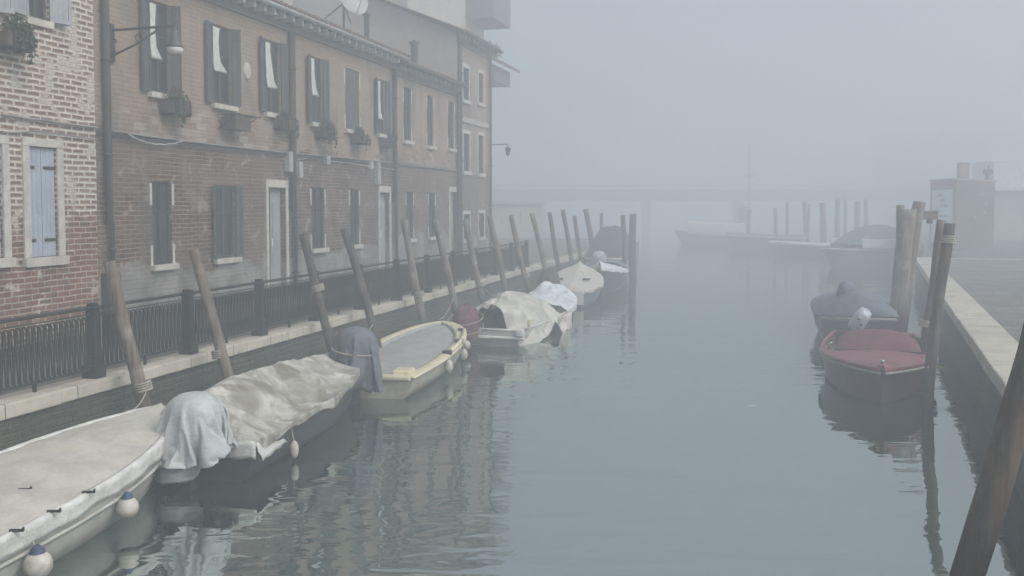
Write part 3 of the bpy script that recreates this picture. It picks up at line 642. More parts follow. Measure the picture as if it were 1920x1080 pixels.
def pole(label, bx_, tx_, r, seed, mat='wood', lean=None, below=.8, band=None, group='mooring poles along the left quay', base=None):
    """base pixel on the water, top pixel; leans in a vertical plane of direction lean"""
    bw = atz(*bx_, 0) if base is None else base
    ld = lean or (ML @ Vector((-.45, 1, 0))).normalized()
    nrm = ld.cross(Vector((0,0,1))).normalized()
    tw = atplane(*tx_, bw, nrm)
    ext = bw - (tw-bw)*(below/max(tw.z, .1))
    t = pole_mesh(ext, tw, r*1.08, r*.92, seed).build('mooring_pole', mat, None, False)
    for p_ in t.data.polygons: p_.use_smooth = len(p_.vertices) == 4
    # origin at the waterline
    t.data.transform(Matrix.Translation(ext-bw)); t.location = bw
    tag(t, label, 'mooring pole', group)
    for kk in ([.30+.05*(seed % 3)] if seed in (1, 2, 5, 7, 9, 34) else []) + ([band] if band else []):
        u = kk; c = (tw-bw)*u; mb = MB(); axx = (tw-bw).normalized()
        for k in range(4): 
            cc = c+axx*(k*.03); a_ = axx.cross(Vector((0,1,0))).normalized(); b_ = axx.cross(a_).normalized()
            mb.tube([cc + (a_*math.cos(q)+b_*math.sin(q))*(r*1.08+.01) for q in [2*math.pi*j/20 for j in range(21)]], .014, 6, False)
        mb.build('rope_band', 'rope', t, True)
    return t, bw, tw
def base_on(top, low, d=7.15):
    # where the pole's image line meets the water at distance d from the camera's wall foot
    lo, hi = 0.3, 4.0
    for _ in range(50):
        m = (lo+hi)/2; px = top[0]+(low[0]-top[0])*m; py = top[1]+(low[1]-top[1])*m
        if py <= HOR+2: lo = m; continue
        q = MLi @ atz(px, py, 0)
        if q.y > d or q.x > 400: lo = m
        else: hi = m
    return px, py
PL = [((205,490),(283,778),.078,'wood','leaning grey wooden pole in front of the railing, nearest of the left row'),
      ((363,468),(425,720),.076,'wood','leaning grey pole rising behind the silver wrapped outboard motor'),
      ((568,437),(635,680),.082,'wood_dark','dark leaning pole with a pale rope band, by the bow of the khaki covered boat'),
      ((645,428),(700,632),.082,'wood_dark','dark leaning pole just behind the blue wrapped outboard motor'),
      ((758,412),(797,603),.085,'wood_pale','pale leaning pole behind the stern half of the yellow boat'),
      ((815,412),(850,575),.085,'wood_pale','pale leaning pole behind the bow of the yellow boat'),
      ((873,412),(905,548),.085,'wood_pale','pale leaning pole behind the beige tarpaulin of the long covered boat'),
      ((918,405),(943,535),.085,'wood','leaning pole in front of the corner of the house row'),
      ((958,403),(985,510),.085,'wood','leaning pole just before the end of the railing'),
      ((997,400),(1021,510),.085,'wood','first leaning pole beyond the end of the railing'),
      ((1030,398),(1046,480),.085,'wood_dark','second leaning pole beyond the end of the railing'),
      ((1055,393),(1067,475),.085,'wood_dark','tallest leaning pole beyond the tan covered boat'),
      ((1077,405),(1090,480),.085,'wood_dark','short leaning pole between two taller ones beyond the tan covered boat')]
for i, (tp, lo, r, m, lab) in enumerate(PL):
    b = base_on(tp, lo); pole(lab, b, tp, r, i+1, m, band=.62 if i == 2 else None)
for i, (b, tp, r, lab) in enumerate((((1116,508),(1098,392),.13,'thick dim pole beside the dark canopied boat'), ((1131,500),(1128,400),.09,'faint upright pole behind the dark canopied boat'), ((1169,528),(1168,403),.10,'upright pole at the right end of the dark canopied boat'), ((1188,524),(1187,401),.15,'thick dark upright pole standing free in the water beside the canopied boat'))):
    pole(lab, b, tp, r, 20+i, 'wood_dark')
# right side poles
LR = (MR @ Vector((0, -1, 0))).normalized()
gR = 'mooring poles along the right quay'
pole('thick pale pole of the far cluster, behind the blue canopied boat', (1686,632), (1703,392), .20, 31, 'wood_pale', LR, group=gR)
pole('slim pale pole at the left of the far cluster', (1678,622), (1688,384), .10, 32, 'wood_pale', LR, group=gR)
tt_, bw, tw = pole('leaning pole with a hooked cleat on top, in the far cluster', (1690,628), (1724,378), .15, 33, 'wood', LR, group=gR)
mb = MB(); c = (tw-bw); mb.box((c.x-.02, c.y-.09, c.z-.42), (c.x+.42, c.y+.09, c.z-.22)).box((c.x+.2, c.y-.08, c.z-.52), (c.x+.3, c.y+.08, c.z-.42)); mb.build('cleat', 'wood_dark', tt_, bevel=.02)
pole('dark leaning pole, left one of the pair at the stern of the burgundy boat', (1716,716), (1764,412), .072, 34, 'wood_dark', LR, group=gR)
tt_, bw, tw = pole('dark leaning pole wrapped with wire, right one of the pair beside the burgundy boat', (1743,764), (1781,419), .085, 35, 'wood_dark', LR, group=gR, band=.9)
pole('thick leaning pole with a brown worn middle in the near right corner', (1782,1140), (1972,520), .118, 36, 'wood_near' if 'wood_near' in M else 'wood', LR, group=gR)
# ------------------------------------------------------------------ draped cloth (settled once, then kept as plain mesh)
def drape(mb, cols, pins=(), frames=30, bend=.4, shrink=0.0, self_=False, tens=12, thick=.012, q=5):
    me = bpy.data.meshes.new('cloth'); me.from_pydata(mb.v, [], mb.f); me.update()
    bm = bmesh.new(); bm.from_mesh(me); bmesh.ops.recalc_face_normals(bm, faces=bm.faces); bm.to_mesh(me); bm.free()
    o = bpy.data.objects.new('cloth', me); C.objects.link(o); tmp = [o]
    if len(pins):
        g = o.vertex_groups.new(name='pin'); g.add([int(i) for i in pins], 1.0, 'REPLACE')
    for c in cols:
        cm = bpy.data.meshes.new('col'); cm.from_pydata(c.v, [], c.f); cm.update()
        b2_ = bmesh.new(); b2_.from_mesh(cm); bmesh.ops.remove_doubles(b2_, verts=b2_.verts, dist=1e-5); bmesh.ops.recalc_face_normals(b2_, faces=b2_.faces); b2_.to_mesh(cm); b2_.free()
        co = bpy.data.objects.new('col', cm); C.objects.link(co); tmp.append(co)
        k = co.modifiers.new('c', 'COLLISION'); co.collision.thickness_outer = thick; co.collision.cloth_friction = 20; co.collision.damping = .6
    m = o.modifiers.new('cloth', 'CLOTH'); st = m.settings; st.quality = q; st.mass = .25; st.tension_stiffness = tens; st.compression_stiffness = tens
    st.shear_stiffness = 4; st.bending_stiffness = bend; st.air_damping = 2.5; st.shrink_min = shrink; st.tension_damping = 6; st.compression_damping = 6
    if len(pins): st.vertex_group_mass = 'pin'
    cs = m.collision_settings; cs.distance_min = thick; cs.collision_quality = 3; cs.use_self_collision = self_; cs.self_distance_min = .012
    m.point_cache.frame_start = 1; m.point_cache.frame_end = frames+5
    for f in range(1, frames+1): S.frame_set(f)
    dg = bpy.context.evaluated_depsgraph_get(); ev = o.evaluated_get(dg).to_mesh()
    out_ = MB(); out_.v = [tuple(v.co) for v in ev.vertices]; out_.f = list(mb.f)
    o.evaluated_get(dg).to_mesh_clear()
    for t_ in tmp: bpy.data.objects.remove(t_, do_unlink=True)
    S.frame_set(1)
    return out_
def lump(c, r, n=20, m=12, p=1.0):
    mb = MB(); P = []
    for i in range(m+1):
        a = math.pi*i/m; P.append([(c[0]+r[0]*abs(math.sin(a))**p*math.cos(2*math.pi*j/n), c[1]+r[1]*abs(math.sin(a))**p*math.sin(2*math.pi*j/n), c[2]+r[2]*math.copysign(abs(math.cos(a))**p, math.cos(a))) for j in range(n)])
    return mb.grid(P, True)
def bag(t, name, mat, cols, top, prof, frames=26, n=52, m=34, seed=0, bend=.25, shrink=-.02, tie=None):
    """loose bag of cloth: prof = [(z, rx, ry, ox, oy)] downwards from top; falls over cols"""
    mb = MB(); P = []
    for i in range(m+1):
        u = i/m*(len(prof)-1); k = min(int(u), len(prof)-2); f = u-k
        z, rx, ry, ox, oy = [prof[k][q]*(1-f)+prof[k+1][q]*f for q in range(5)]
        P.append([(top[0]+ox+rx*math.cos(a)*(1+.05*noise.noise((math.cos(a)*2, math.sin(a)*2, z*2+seed))), top[1]+oy+ry*math.sin(a)*(1+.05*noise.noise((math.cos(a)*2, math.sin(a)*2, z*2+seed+9))), z) for a in [2*math.pi*j/n for j in range(n)]])
    mb.grid(P, True); o0 = len(mb.v); z0 = prof[0][0]
    mb.v.append((top[0]+prof[0][3], top[1]+prof[0][4], z0)); mb.f += [(j, (j+1) % n, o0) for j in range(n)]
    pins = []
    if tie is not None:
        for i in range(m+1):
            if abs(i/m-tie) < .5/m: pins = list(range(i*n, i*n+n))
    r = drape(mb, cols, pins, frames, bend, shrink, True, 10, q=4)
    o = r.build(name, mat, t, True); k = o.modifiers.new('soft', 'SUBSURF'); k.levels = 1; k.render_levels = 1; return o
def sheet(t, name, mat, cols, c, size, n=44, frames=34, bend=.2, shrink=0.0, rot=.4, seed=0):
    """square cloth dropped over cols"""
    mb = MB(); ca, sa = math.cos(rot), math.sin(rot); P = []
    for i in range(n+1):
        row = []
        for j in range(n+1):
            u, v = (i/n-.5)*size[0], (j/n-.5)*size[1]
            k = 1-.10*noise.noise((u*3+seed, v*3, 0)); r = max(abs(u)/size[0], abs(v)/size[1])*2
            q = math.hypot(u, v); lim = .5*min(size)*1.16
            if q > lim: u, v = u*lim/q, v*lim/q
            row.append((c[0]+(u*ca-v*sa)*k, c[1]+(u*sa+v*ca)*k, c[2]+.02*noise.noise((u*4, v*4, seed))))
        P.append(row)
    mb.grid(P)
    r = drape(mb, cols, (), frames, bend, shrink, True, 10, q=5)
    o = r.build(name, mat, t, True); k = o.modifiers.new('soft', 'SUBSURF'); k.levels = 1; k.render_levels = 1; return o
# ------------------------------------------------------------------ boats
class Boat:
    def __init__(s, label, bow, stern, beam, zb, zs, hullmat, group, transom=.8, rim='gel', rimr=.03, bluff=.75, name='moored_boat', chine=.86, deep=.25):
        s.bow, s.stern = Vector(bow[:2]), Vector(stern[:2]); dv = s.bow-s.stern; s.L = dv.length; s.B = beam; s.zb, s.zs = zb, zs; s.tr = transom; s.bl = bluff
        ang = math.atan2(dv.y, dv.x)
        s.t = thing(name, label, 'boat', Matrix.Translation((s.stern.x, s.stern.y, 0)) @ Matrix.Rotation(ang, 4, 'Z'), (0,0,0), group)
        mb = MB(); P = []; n = 40
        for i in range(n+1):
            u = i/n; hb = s.hb(u); zg = s.zg(u); row = []
            prof = [(1,1),(1.0,.86),(.985,.6),(.95,.35),(chine,.08),(.62,-.5),(0,-1)]
            for y, z in prof: row.append((s.x(u, z), hb*y*(1-.25*(1-max(z,0))*u**5), zg*z if z >= 0 else z*deep))
            row += [(q[0], -q[1], q[2]) for q in reversed(row[:-1])]
            P.append(row)
        o_ = len(mb.v); mb.grid(P); m = len(P[0]); mb.f.append(tuple(o_+j for j in range(m)))
        s.hull = mb.build('hull', hullmat, s.t, True)
        md = s.hull.modifiers.new('edge', 'EDGE_SPLIT'); md.split_angle = math.radians(42)
        if rim:
            mb = MB(); pts = [(s.x(i/n, 1), s.hb(i/n)+.005, s.zg(i/n)) for i in range(n+1)]; pts2 = [(a, -b, c) for a, b, c in reversed(pts)]
            mb.tube(pts+pts2[1:], rimr, 8); mb.tube([pts[0], pts2[-1]], rimr, 8); mb.build('gunwale', rim, s.t, True)
    def hb(s, u):
        if u < .45: f = s.tr+(1-s.tr)*math.sin(u/.45*math.pi/2)
        else: f = max(0, 1-((u-.45)/.55)**2.3)**s.bl
        return s.B/2*f
    def zg(s, u): return s.zs+(s.zb-s.zs)*u**2.2
    def x(s, u, z): return s.L*u - .12*s.L*(1-max(z, 0))*u**8*.9
    def cover(s, name, mat, u0=0, u1=1, H=lambda u, v: .08*(1-v*v), skirt=.12, wr=.02, seed=0, over=.03, nu=110, nv=60, smooth=True, flare=0.0, sim=None):
        mb = MB(); P = []
        for i in range(nu+1):
            u = u0+(u1-u0)*i/nu; hb = s.hb(min(u, .9995))+over; zg = s.zg(u)+.012; row = []
            for j in range(nv+1):
                v = -1.28+2.56*j/nv; av = abs(v); sg = 1 if v > 0 else -1
                sk = skirt(u) if callable(skirt) else skirt
                if av <= 1: y = hb*v; z = zg+H(u, v)
                else:
                    k = (av-1)/.28; y = sg*(hb+.012+flare*k); z = zg+H(u, sg)-sk*k*(1+.25*noise.noise((u*14+seed, sg, 0)))
                x = s.x(u, 1)+(.03 if u > .97 else 0)
                e = max(0, min(1, (1.05-av)*4)) if av < 1.05 else .25
                q = Vector((x*1.0, y*1.3, seed*5.0)); ww = noise.noise(q*1.6)*1.0 + noise.noise(q*4.0)*.5 + noise.noise(q*9)*.25
                rd = 1-abs(noise.noise(Vector((x*1.1+y*.8, y*2.2-x*.5, seed*2.7)))*2); ww += .9*rd*rd*rd
                row.append((x, y+(wr*.5*noise.noise((x*7, v*2, seed)) if av > 1 else 0), z+wr*ww*e))
            P.append(row)
        mb.grid(P)
        # closed end drop at the stern
        if u0 < .02:
            r0 = P[0]; r1 = [(q[0]-.02, q[1], min(q[2], s.zg(0))-(skirt(0) if callable(skirt) else skirt)*(1 if abs(-1.28+2.56*j/nv) <= 1 else 0)) for j, q in enumerate(r0)]; mb.grid([r1, r0])
        if sim:
            W = nv+1; pins = [i*W+j for i in range(nu+1) for j in range(W) if abs(-1.28+2.56*j/nv) > sim.get('pin', 1.0) or i == nu or (i == 0 and sim.get('pin0', True))]
            if u0 < .02: pins += list(range((nu+1)*W, len(mb.v)))
            mb = drape(mb, sim['cols'], pins, sim.get('frames', 24), sim.get('bend', .3), sim.get('shrink', -.03), False, 10, q=4)
            o = mb.build(name, mat, s.t, smooth); k = o.modifiers.new('soft', 'SUBSURF'); k.levels = 1; k.render_levels = 1; return o
        return mb.build(name, mat, s.t, smooth)
def wrapped(t, name, mat, c, rings, seed, n=90, m=70, fold=.05, tilt=(0,0)):
    """draped bag: rings = [(z, rx, ry, ox)] from top down"""
    mb = MB(); P = []
    for i in range(m+1):
        u = i/m*(len(rings)-1); k = min(int(u), len(rings)-2); f = u-k; f = f*f*(3-2*f)
        f = u-k; p0 = rings[max(k-1,0)]; p1 = rings[k]; p2 = rings[k+1]; p3 = rings[min(k+2,len(rings)-1)]
        z, rx, ry, ox = [.5*(2*p1[q]+(p2[q]-p0[q])*f+(2*p0[q]-5*p1[q]+4*p2[q]-p3[q])*f*f+(3*p1[q]-p0[q]-3*p2[q]+p3[q])*f**3) for q in range(4)]
        rx, ry = max(rx, .01), max(ry, .01)
        row = []
        for j in range(n):
            a = 2*math.pi*j/n; cs, sn = math.cos(a), math.sin(a); dn = i/m
            vd = noise.voronoi(V((cs*1.5+seed, sn*1.5, z*1.9+.6*cs)))[0]; vf = noise.voronoi(V((cs*3.2+seed, sn*3.2, z*4.2+cs)))[0]; w_ = noise.noise((cs*2.2+seed, sn*2.2, z*1.2))*.7 + (vd[1]-vd[0])*.35-.1 + (vf[1]-vf[0])*.3 + noise.noise((cs*5+seed, sn*5, z*.9))*dn*1.1 + (1-abs(noise.noise((cs*4+z, sn*4, z*3+seed)))*3)*.25
            r_ = 1+fold*w_*(.4+dn)*2
            row.append((c[0]+ox+rx*r_*cs+tilt[0]*z, c[1]+ry*r_*sn+tilt[1]*z, c[2]+z+.02*noise.noise((cs*2, sn*2, seed+z*3))))
        P.append(row)
    o_ = len(mb.v); mb.grid(P, True); mb.f.append(tuple(o_+j for j in range(n)))
    return mb.build(name, mat, t, True)
def fender(b, u, side, dz=.18, r=.11, long=1.0, label=None):
    x = b.x(u, 1); y = side*(b.hb(u)+r*.85); z = b.zg(u)-dz-r*long
    f = MB(); f.ball((x, y, z), r, 18, 12, (1,1,long)); o = f.build('fender', 'fender', b.t, True)
    if long == 1.0:
        g = MB(); g.grid([[(x+q*math.cos(a), y+q*math.sin(a), z+zz) for a in [2*math.pi*j/14 for j in range(14)]] for q, zz in ((r*.55, r*.86), (r*.45, r*1.12), (r*.2, r*1.4), (.01, r*1.45))], True); g.build('cap', 'fcap', o, True)
    g = MB(); g.tube([(x, y, z+r*long), (x, side*b.hb(u), b.zg(u)+.02)], .008, 6); g.build('line', 'rope', o)
gL = 'covered boats moored along the left quay'
V = Vector
# b1: near white boat
b1 = Boat('near white boat under a cream canvas cover, cut by the left edge of the picture', (-4.18,11.6), (-4.98,6.2), 1.62, .66, .46, 'gel', gL, .85, 'tarpw', .03, .72)
b1.cover('canvas_cover', 'tarp1', 0, 1, lambda u, v: .05*(1-v*v)+.012*math.cos(u*2*math.pi*5)*(1-abs(v)**3)+.02, .02, .006, 1)
mb = MB(); n = 60
for sg in (1, -1):
    P = []
    for i in range(n+1):
        u = i/n; hb = b1.hb(min(u, .9995)); zg = b1.zg(u); row = []
        for k in range(9):
            f = k/8; inn = .06*(1-f*2) if f < .5 else 0; yy = max(hb+.045-inn, 0) if f < .5 else hb+.05+.012*math.sin(u*60); zz = zg+.045+.015*math.sin(f*math.pi) if f < .5 else zg+.045-(f-.5)*2*(.15+.035*noise.noise((u*9, sg, 0)))
            row.append((b1.x(u, 1)+.035*(u > .95)+.006*noise.noise((u*30, k, 1)), sg*(yy+.01*noise.noise((u*14, k*.4, sg))), zz+.008*noise.noise((u*25, k, 3))))
        P.append(row)
    mb.grid(P)
mb.build('cover_border', 'tarpw', b1.t, True, solid=.008)
for px, py in ((47,923),(166,928),(101,961),(31,995)):
    p = b1.t.matrix_world.inverted() @ atz(px, py, .54); mb = MB()
    mb.box((-.055,-.010,-.006), (.055,.010,.014)).box((.045,-.010,.0), (.058,.010,.03)); o = mb.build('strap_loop', 'black', b1.t); 
    u = p.x/b1.L; o.location = (p.x, p.y, b1.zg(p.x/b1.L)+.065); o.rotation_euler = (0,0,-1.35)
mb = MB(); pts = [(b1.x(i/40, .6), -b1.hb(i/40)*.985-.012, b1.zg(i/40)*.62) for i in range(0, 39)]; mb.tube(pts, .022, 6); mb.build('rubbing_strake', 'gel', b1.t, True)
def fender_at(b, px, py, r, cap=True, long=1.0, zc=.35):
    p = b.t.matrix_world.inverted() @ atz(px, py, zc); u = min(max(p.x/b.L, 0), .97)
    fender(b, u, -1, dz=b.zg(u)-zc-r*long, r=r, long=long)
fender_at(b1, 250, 952, .105, zc=.24); fender_at(b1, 55, 1058, .115, zc=.2)
# b2: khaki tarp
b2 = Boat('boat under a stained khaki tarpaulin, second in the left row', (-2.80,16.0), (-3.56,11.0), 1.55, .64, .43, 'gel_dark', gL, .86, 'gel', .03, .62)
def H2(u, v):
    e = (1-abs(v)**2.2)
    ridge = .40*math.exp(-((u-.22)/.28)**2)+.10*math.exp(-((u-.86)/.10)**2)+.22*math.exp(-((u-.58)/.2)**2)
    ridge *= 1+.12*math.sin(u*21+v*2.2)
    return e*ridge*1.12+.06
b2.cover('tarpaulin', 'tarp2', 0, 1, H2, lambda u: .10+.03*math.sin(u*17)+.02*math.sin(u*31), .012, 2, .04, 72, 44,
    sim=dict(cols=[lump((1.25,.05,.54), (.65,.50,.36)), lump((2.7,-.05,.52), (.6,.42,.28)), lump((.35,.1,.54), (.35,.52,.32)), MB().tube([(.1,.14,.86),(2.2,.14,.86),(3.6,.05,.78),(4.7,.0,.68)], .04, 8)], frames=26, shrink=-.05, bend=.25))
mb = MB(); mb.grid([[(.0+i*.05, -b2.hb(0)-.05+.004*i-.01*k+ (0 if k < 3 else -.03), b2.zg(0)+.02-.05*k+.01*math.sin(i*.9)) for k in range(5)] for i in range(22)])
mb.grid([[(-.03, -b2.hb(0)-.05+i*.045, b2.zg(0)+.04-.05*k+.01*math.sin(i)) for k in range(5)] for i in range(14)]); mb.build('white_flap', 'tarpw', b2.t, True, solid=.01)
fender_at(b2, 527, 842, .055, False, 2.0, .14)
x_ = b2.t
mc_ = sheet(x_, 'motor_cover', 'tarpg', [lump((-.30,-.13,.78), (.27,.27,.26), p=.75), lump((-.34,-.10,.55), (.20,.22,.25), p=.8), MB().box((-.42,-.20,-.2), (-.24,-.04,.62))], (-.32,-.10,1.07), (1.70,1.70), seed=4)
lc_ = bag(mc_, 'lower_cover', 'tarpg', [lump((-.40,.04,.36), (.16,.15,.26), p=.8)], (-.40,.04), [(.66,.10,.10,0,0),(.62,.20,.20,0,0),(.45,.26,.26,0,0),(.25,.25,.26,-.02,.03),(.08,.19,.20,-.04,.06),(.0,.12,.13,-.04,.06)], 22, seed=6, tie=.25, shrink=-.05, bend=.15)
mb = MB(); mb.box((-.42,-.14,-.5), (-.24,.0,.45)).box((-.25,-.16,.2), (.02,.10,.5)); mb.build('motor_leg', 'black', x_, bevel=.02)
# b3: yellow boat
b3 = Boat('open cream and yellow boat with a grey liner and three fenders', (-1.48,21.2), (-2.33,15.75), 1.72, .58, .34, 'cream_hull', gL, .86, None, .03, .55)
def strip(b, name, mat, off0, off1, z0, z1, ua=0, ub=1, sides=(1,-1), n=60, solid=.02):
    mb = MB()
    for sg in sides:
        P = []
        for i in range(n+1):
            u = ua+(ub-ua)*i/n; hb = b.hb(min(u, .9995)); xx = b.x(u, 1)
            # move inwards along both axes near the bow
            row = []
            for k in range(7):
                f = k/6; off = off0+(off1-off0)*f; yy = max(hb+off, 0); xs = xx+ (off if u > .9 else off*(u-.6)/.3 if u > .6 else 0)*.8
                row.append((xs, sg*yy, b.zg(u)+z0+(z1-z0)*f+.02*math.sin(f*math.pi)))
            P.append(row)
        mb.grid(P)
    return mb.build(name, mat, b.t, True, solid=solid)
strip(b3, 'gunwale', 'cream', .05, -.16, .0, .02)
strip(b3, 'inner_side', 'liner', -.16, -.19, .02, -.06)
mb = MB(); P = []
for i in range(41):
    u = .02+.93*i/40; hb = max(b3.hb(u)-.17, .005); P.append([(b3.x(u,1)*.985, hb*v, b3.zg(u)-.035+.05*(1-v*v)+.012*noise.noise((u*9, v*3, 2))) for v in [-1+j/10 for j in range(21)]])
mb.grid(P).build('liner', 'liner', b3.t, True)
mb = MB(); mb.box((-.04, -.72, .29), (.16, .72, .375)); mb.box((.161, -.66, .29), (.55, -.36, .43)).box((.161, .36, .29), (.55, .66, .43)); mb.build('stern_deck', 'cream', b3.t, bevel=.03)
mb = MB()
for ua, ub in ((.42,.60), (.615,.80)):
    pts = [(b3.x(ua+(ub-ua)*i/12,1), -b3.hb(ua+(ub-ua)*i/12)-.005, b3.zg(ua+(ub-ua)*i/12)+.07) for i in range(13)]; mb.tube(pts, .045, 8)
mb.build('padded_rail', 'cream', b3.t, True)
for u in (.40, .607, .81):
    mb = MB(); mb.box((b3.x(u,1)-.03, -b3.hb(u)-.05, b3.zg(u)+.02), (b3.x(u,1)+.03, -b3.hb(u)+.12, b3.zg(u)+.10)); mb.build('clamp', 'black', b3.t, bevel=.008)
for px, py, r, lg in ((821,687,.075,1.7), (852,664,.07,1.6), (877,647,.085,1.1)): fender_at(b3, px, py, r, False, lg, .22)
sheet(b3.t, 'motor_cover', 'tarpb', [lump((-.42,.05,.92), (.27,.29,.26), p=.75), lump((-.44,.05,.60), (.24,.27,.3), p=.8), MB().box((-.52,-.04,-.2), (-.34,.12,.62))], (-.42,.05,1.21), (2.05,2.05), seed=8, rot=.1)
mb = MB(); c = V((-.41, .05, .84)); mb.tube([c+V((.36*math.cos(a), .37*math.sin(a), .05*math.sin(a+.5))) for a in [2*math.pi*j/30 for j in range(31)]], .012, 6, False); mb.build('cover_cord', 'rope', b3.t)
mb = MB(); mb.box((-.55,-.0,-.5), (-.35,.16,.3)); mb.build('motor_leg', 'black', b3.t, bevel=.02)
# b4: long boat with two tarpaulins
pS = atz(928, 655, .42); pB = atz(1046, 560, .7)
b4 = Boat('long boat wrapped in a beige and a pale blue tarpaulin with a burgundy motor cover', (1.42,28.2), (-.52,21.7), 1.85, .60, .36, 'gel', gL, .8, 'gel', .03, .62)
def H4(u, v): return (1-abs(v)**2.0)*(.55*math.exp(-((u-.22)/.24)**2)+.12)+.02
b4.cover('tarpaulin', 'tarp4', .02, .56, H4, lambda u: .38+.22*math.sin(u*13+1)+.08*math.sin(u*37), .02, 5, .06, 54, 40, flare=.05, sim=dict(cols=[MB().tube([(.3,.1,.82),(1.6,.1,.98),(3.2,.05,.72)], .04, 8)]+[MB().tube([(q,.80*math.cos(a),.40+h*math.sin(a)) for a in [math.pi*i/14 for i in range(15)]], .035, 8) for q, h in ((.3,.44),(1.0,.58),(1.8,.60),(2.6,.46))], pin=1.25, pin0=False, frames=24, shrink=-.05))
def H4b(u, v): return (1-abs(v)**2.0)*(.16+.10*math.sin(u*16))+.04+.20*math.exp(-((u-.86)/.05)**2-((v-.45)/.3)**2)
b4.cover('bow_tarpaulin', 'tarp5', .5, 1, H4b, lambda u: .16+.03*math.sin(u*20), .04, 6, .045, 60, 56)
mb = MB(); mb.box((-.14,-.85,.16), (-.02,.45,.23)).box((-.16,-.84,.23), (-.0,-.66,.40)); mb.build('stern_platform', 'white', b4.t, bevel=.03)
mb = MB(); mb.box((.1,-.93,.42), (.3,-.86,.60)); mb.build('fuel_can', 'cream', b4.t, bevel=.02)
bag(b4.t, 'motor_cover', 'redcanvas', [lump((-.40,.38,.62), (.26,.24,.27), p=.85), MB().box((-.5,.3,-.2), (-.32,.46,.4))], (-.40,.38), [(.96,.06,.06,0,0),(.95,.15,.14,0,0),(.87,.27,.25,0,0),(.66,.31,.29,0,0),(.42,.31,.29,0,0),(.2,.26,.24,.02,0),(.06,.18,.18,.02,0)], 20, seed=12, bend=.6, shrink=-.03, tie=.6)
mb = MB()
for k in (.42,.64): mb.tube([(-.42+.03+.43*math.cos(a), .40+.38*math.sin(a), k+.10*math.cos(a)) for a in [2*math.pi*j/30 for j in range(31)]], .010, 6, False)
mb.build('cover_cord', 'rope', b4.t); mb = MB(); mb.box((-.48,.32,-.5), (-.32,.46,.3)); mb.build('motor_leg', 'black', b4.t, bevel=.02)
# b5: tan flat cover
b5 = Boat('boat under a flat tan canvas cover with two dark slots and a navy stern', (2.42,35.0), (1.72,29.8), 1.75, 1.0, .52, 'bluecanvas', gL, .5, 'gel', .03, 1.0)
b5.cover('canvas_cover', 'tarp6', 0, 1, lambda u, v: .10*(1-abs(v))+.02, lambda u: .10+.03*math.sin(u*20), .008, 7, .06, 60, 40)
for yy in (-.42, .45):
    mb = MB(); mb.box((1.8,yy-.12,.70), (1.95,yy+.12,.76)); mb.build('vent_slot', 'black', b5.t)
wrapped(b5.t, 'motor_cover', 'wood_dark', (-.55, .55, .0), [(1.2,.02,.02,.15),(1.15,.2,.2,.12),(.95,.34,.3,.05),(.7,.36,.32,0),(.45,.28,.26,0),(.2,.2,.2,0)], 14, fold=.05)
mb = MB(); mb.box((-.1,-.45,.1), (-.01,-.15,.5)); mb.build('boarding_ladder', 'white', b5.t)
# b6: white bow behind
b6 = Boat('small boat with a bright white bow cover behind the tan covered boat', (3.05,34.3), (4.1,40.2), 1.5, .95, .6, 'gel_dark', gL, .85, 'gel', .03, .75)
b6.cover('white_cover', 'tarp5', .45, 1, lambda u, v: .2*(1-abs(v))+.02, .15, .01, 8, .04, 30, 24)
b6.cover('grey_cover', 'bluecanvas', 0, .449, lambda u, v: .25*(1-v*v)+.02, .2, .02, 9, .04, 30, 24)
# b7: dark canopy boat
b7 = Boat('boat with a tall dark canopy among the far poles of the left row', (5.3,49.0), (4.0,42.5), 1.9, 1.15, .8, 'gel', gL, .9, 'gel', .04, .62)
b7.cover('canopy', 'darkcanvas', .0, .9, lambda u, v: (1-abs(v)**3)*(1.25*math.sin(math.pi*min(1, max(0, u/.9)))**.5)+.02, .12, .03, 11, .05, 50, 40)
wrapped(b7.t, 'motor_cover', 'tarpg', (-.4,.2,0), [(1.15,.02,.02,0),(1.1,.2,.2,0),(.9,.3,.3,0),(.5,.28,.28,0),(.1,.2,.2,0)], 15)
# ---- right bank boats
gRb = 'boats moored on the right side'
r1 = Boat('burgundy decked boat with its bow to the viewer and a red spray hood', (5.62,14.85), (7.45,20.2), 1.90, .60, .47, 'maroon_hull', gRb, .8, 'red', .04, 1.0, chine=.95)
def Hd(u, v): return .07*(1-v*v)
r1.cover('deck', 'red_deck', .45, 1, Hd, .03, .002, 21, .02, 60, 40)
mb = MB(); pts = [(r1.x(i/40, .8), 0, 0) for i in range(2)]; 
for sg in (1,-1): mb.tube([(r1.x(i/60,1), sg*(r1.hb(min(i/60,.9995))+.035), r1.zg(i/60)-.05) for i in range(61)], .022, 8)
mb.build('rubbing_strake', 'rope', r1.t, True)
def hood(b, mat, uc, wd, hh, ln, name='spray_hood', z=None, seed=1):
    mb = MB(); x0 = b.x(uc, 1); z0 = z if z is not None else b.zg(uc)+.05; P = []
    for i in range(25):
        f = i/24; row = []
        sc = math.sin(math.pi/2*min(1, f*2.2))**.7 if f < .5 else 1-.15*(f-.5)*2
        for j in range(33):
            a = math.pi*j/32; yy = wd/2*math.cos(a)*(1 if f > 0.02 else .98); zz = z0+hh*sc*math.sin(a)**.85+.012*noise.noise((f*6, a*3, seed))
            row.append((x0-ln*f, yy, zz))
        P.append(row)
    mb.grid(P); mb.add([q for q in P[-1]], [tuple(range(33))]); o = mb.build(name, mat, b.t, True); return o
h_ = hood(r1, 'redcanvas', .60, 1.40, .33, 1.0, seed=3)
mb = MB(); mb.tube([(r1.x(.60,1)+.01, -.74+1.48*i/12, r1.zg(.60)+.07) for i in range(13)], .014, 6); mb.build('hem_cord', 'black', r1.t)
mb = MB()
